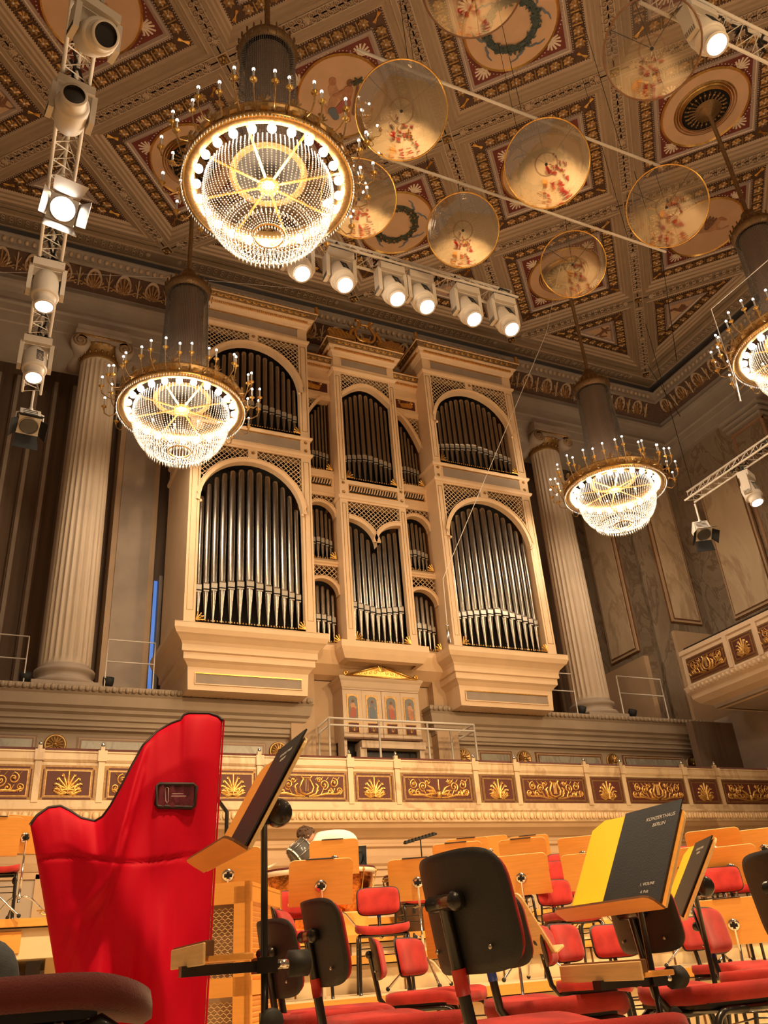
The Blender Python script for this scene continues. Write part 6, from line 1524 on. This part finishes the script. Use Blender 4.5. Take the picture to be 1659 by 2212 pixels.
    pel = a(J['pelvis'].lerp(J['spine'], .15), .165); sp = a(J['spine'], .165, pel); chs = a(J['chest'], .185, sp); nk = a(J['chest'].lerp(J['neck'], .75), .075, chs)
    for s_ in ('L', 'R'): sh = a(J['shoulder'+s_], .075, chs); a(J['shoulder'+s_].lerp(J['elbow'+s_], .7), .062, sh)
    skinned('t_shirt', V, E, Rr, 'shirt', body)
    V, E, Rr = [], [], []
    pel = a(J['pelvis'], .145)
    for s_ in ('L', 'R'): hp_ = a(J['hip'+s_], .10, pel); m1 = a(J['hip'+s_].lerp(J['knee'+s_], .5), .088, hp_); kn = a(J['knee'+s_], .070, m1); a(J['ankle'+s_]+Vector((0, 0, .03)), .056, kn)
    skinned('jeans', V, E, Rr, 'jeans', body)
    for s_ in ('L', 'R'): skinned('shoe', [J['ankle'+s_]+Vector((0, 0, -.04)), J['ankle'+s_].lerp(J['toe'+s_], .6)+Vector((0, 0, -.02)), J['toe'+s_]], [(0, 1), (1, 2)], [.045, .048, .036], feet_m, body)
    return body
D_ = 11.25
P = lambda px, py, d=D_: at_d(px, py, d)
lat = Vector((.93, -.36, 0))
az_ = Vector((.36, .93, 0))
pv = P(765, 1843); ft = Vector((pv.x, pv.y, F4))
J = dict(base=ft, pelvis=pv, spine=P(745, 1814), chest=P(712, 1806), neck=P(688, 1812), head=P(663, 1806),
         shoulderL=P(696, 1812)+az_*.17, shoulderR=P(692, 1812)-az_*.17, elbowL=P(684, 1850)+az_*.2, elbowR=P(672, 1850)-az_*.2, wristL=P(668, 1880)+az_*.12, wristR=P(660, 1880)-az_*.12,
         hipL=pv+az_*.09-Vector((0, 0, .05)), hipR=pv-az_*.09-Vector((0, 0, .05)), kneeL=ft+az_*.10-lat*.10+Vector((0, 0, .50)), kneeR=ft-az_*.10-lat*.06+Vector((0, 0, .50)), ankleL=ft+az_*.11+lat*.02+Vector((0, 0, .09)), ankleR=ft-az_*.11+lat*.04+Vector((0, 0, .09)), toeL=ft+az_*.11-lat*.14+Vector((0, 0, .04)), toeR=ft-az_*.11-lat*.12+Vector((0, 0, .04)))
figure(J, 'person in white t-shirt and dark jeans bending forward over the timpani', -lat*.55+Vector((0, 0, -.8))-az_*.05)
kn = at_d(-8, 2085, 2.75); pe = at_d(-150, 2078, 2.70); ft = Vector((kn.x, kn.y, 0)); dr_ = (kn-pe); dr_.z = 0; dr_.normalize(); pe = kn-dr_*.45; sd_ = Vector((-dr_.y, dr_.x, 0))
pe.z = .66
J = dict(base=Vector((pe.x, pe.y, 0)), pelvis=pe, spine=pe+Vector((0, 0, .22)), chest=pe+Vector((0, 0, .42)), neck=pe+Vector((0, 0, .60)), head=pe+Vector((0, 0, .76)),
         shoulderL=pe+sd_*.19+Vector((0, 0, .50)), shoulderR=pe-sd_*.19+Vector((0, 0, .50)), elbowL=pe+sd_*.23+Vector((0, 0, .22))-dr_*.02, elbowR=pe-sd_*.23+Vector((0, 0, .22))-dr_*.02, wristL=pe+sd_*.14+dr_*.20+Vector((0, 0, .14)), wristR=pe-sd_*.14+dr_*.20+Vector((0, 0, .14)),
         hipL=pe+sd_*.09, hipR=pe-sd_*.09, kneeL=pe+sd_*.14+dr_*.42+Vector((0, 0, .03)), kneeR=pe-sd_*.12+dr_*.42+Vector((0, 0, .03)), ankleL=pe+sd_*.14+dr_*.40+Vector((0, 0, .09-pe.z)), ankleR=pe-sd_*.12+dr_*.40+Vector((0, 0, .09-pe.z)), toeL=pe+sd_*.14+dr_*.56+Vector((0, 0, .04-pe.z)), toeR=pe-sd_*.12+dr_*.56+Vector((0, 0, .04-pe.z)))
figure(J, 'person of whom only a knee in dark denim shows at the left edge', dr_)
chair((pe.x-.02*dr_.x, pe.y-.02*dr_.y, 0), atan2(dr_.x, dr_.y), 'chair under the denim-clad person at the left edge', seat_z=.56)
# ================================================================ small things
p0 = at_d(489, 1800, 7.6); b = MB(); q0 = Vector((p0.x, p0.y, 0)); b.X = Matrix.Translation(-q0)
b.tube([at_d(466, 1722, 7.6), at_d(490, 1754, 7.6), p0, q0], .017, 'black', 8); o = b.build('bent_rod', label='black bent metal rod rising just right of the red harp cover', category='rod'); o.location = q0
e = empty('brass_mallet', at_d(574, 1876, 9.6), label='pale timpani mallet sticking out left of the left copper drum', category='mallet'); b = MB(); d_ = at_d(592, 1868, 9.6)-at_d(566, 1880, 9.6)
b.tube([(0, 0, 0), d_], .012, 'pearl', 6); b.build('stick', e); b = MB(); b.tube([d_*.2, d_*.2+Vector((0, .02, -.14))], .010, 'gold', 6); b.build('holder', e)
v = at_d(108, 2024, 8.95); e = empty('trumpet', (v.x, 9.15, 1.24), label='small brass trumpet lying on the high platform left of the harp cover', category='trumpet')
b = MB(); b.tube([(-.12, 0, .06), (.08, 0, .06), (.12, 0, .04), (.08, 0, .02), (-.06, 0, .02), (-.09, 0, .04), (-.06, 0, .06)], .007, 'gold', 6); b.lathe([(.01, 0), (.012, .04), (.03, .08), (.05, .09)], 'gold', 14, (0, 0, 0)); b.build('tubing', e)
b = MB()
for k in range(3): b.tube([(-.01+.03*k, 0, .0), (-.01+.03*k, 0, .10)], .009, 'chrome', 6)
b.build('valves', e)
e = empty('clear_screen', (at_d(1475, 1800, 10.5).x, at_d(1475, 1800, 10.5).y, F1), label='clear acrylic sound screen behind the big black folder', category='screen')
b = MB(); hh = at_d(1475, 1765, 10.5).z-F1; b.b2(-.05, .55, -.006, .006, hh-.7, hh, 'acrylic2'); b.build('pane', e); b = MB(); b.tube([(.25, .03, hh-.45), (.25, .03, 0)], .012, 'blackm', 6); b.b2(.1, .4, -.1, .16, 0, .02, 'blackm'); b.build('stand', e)
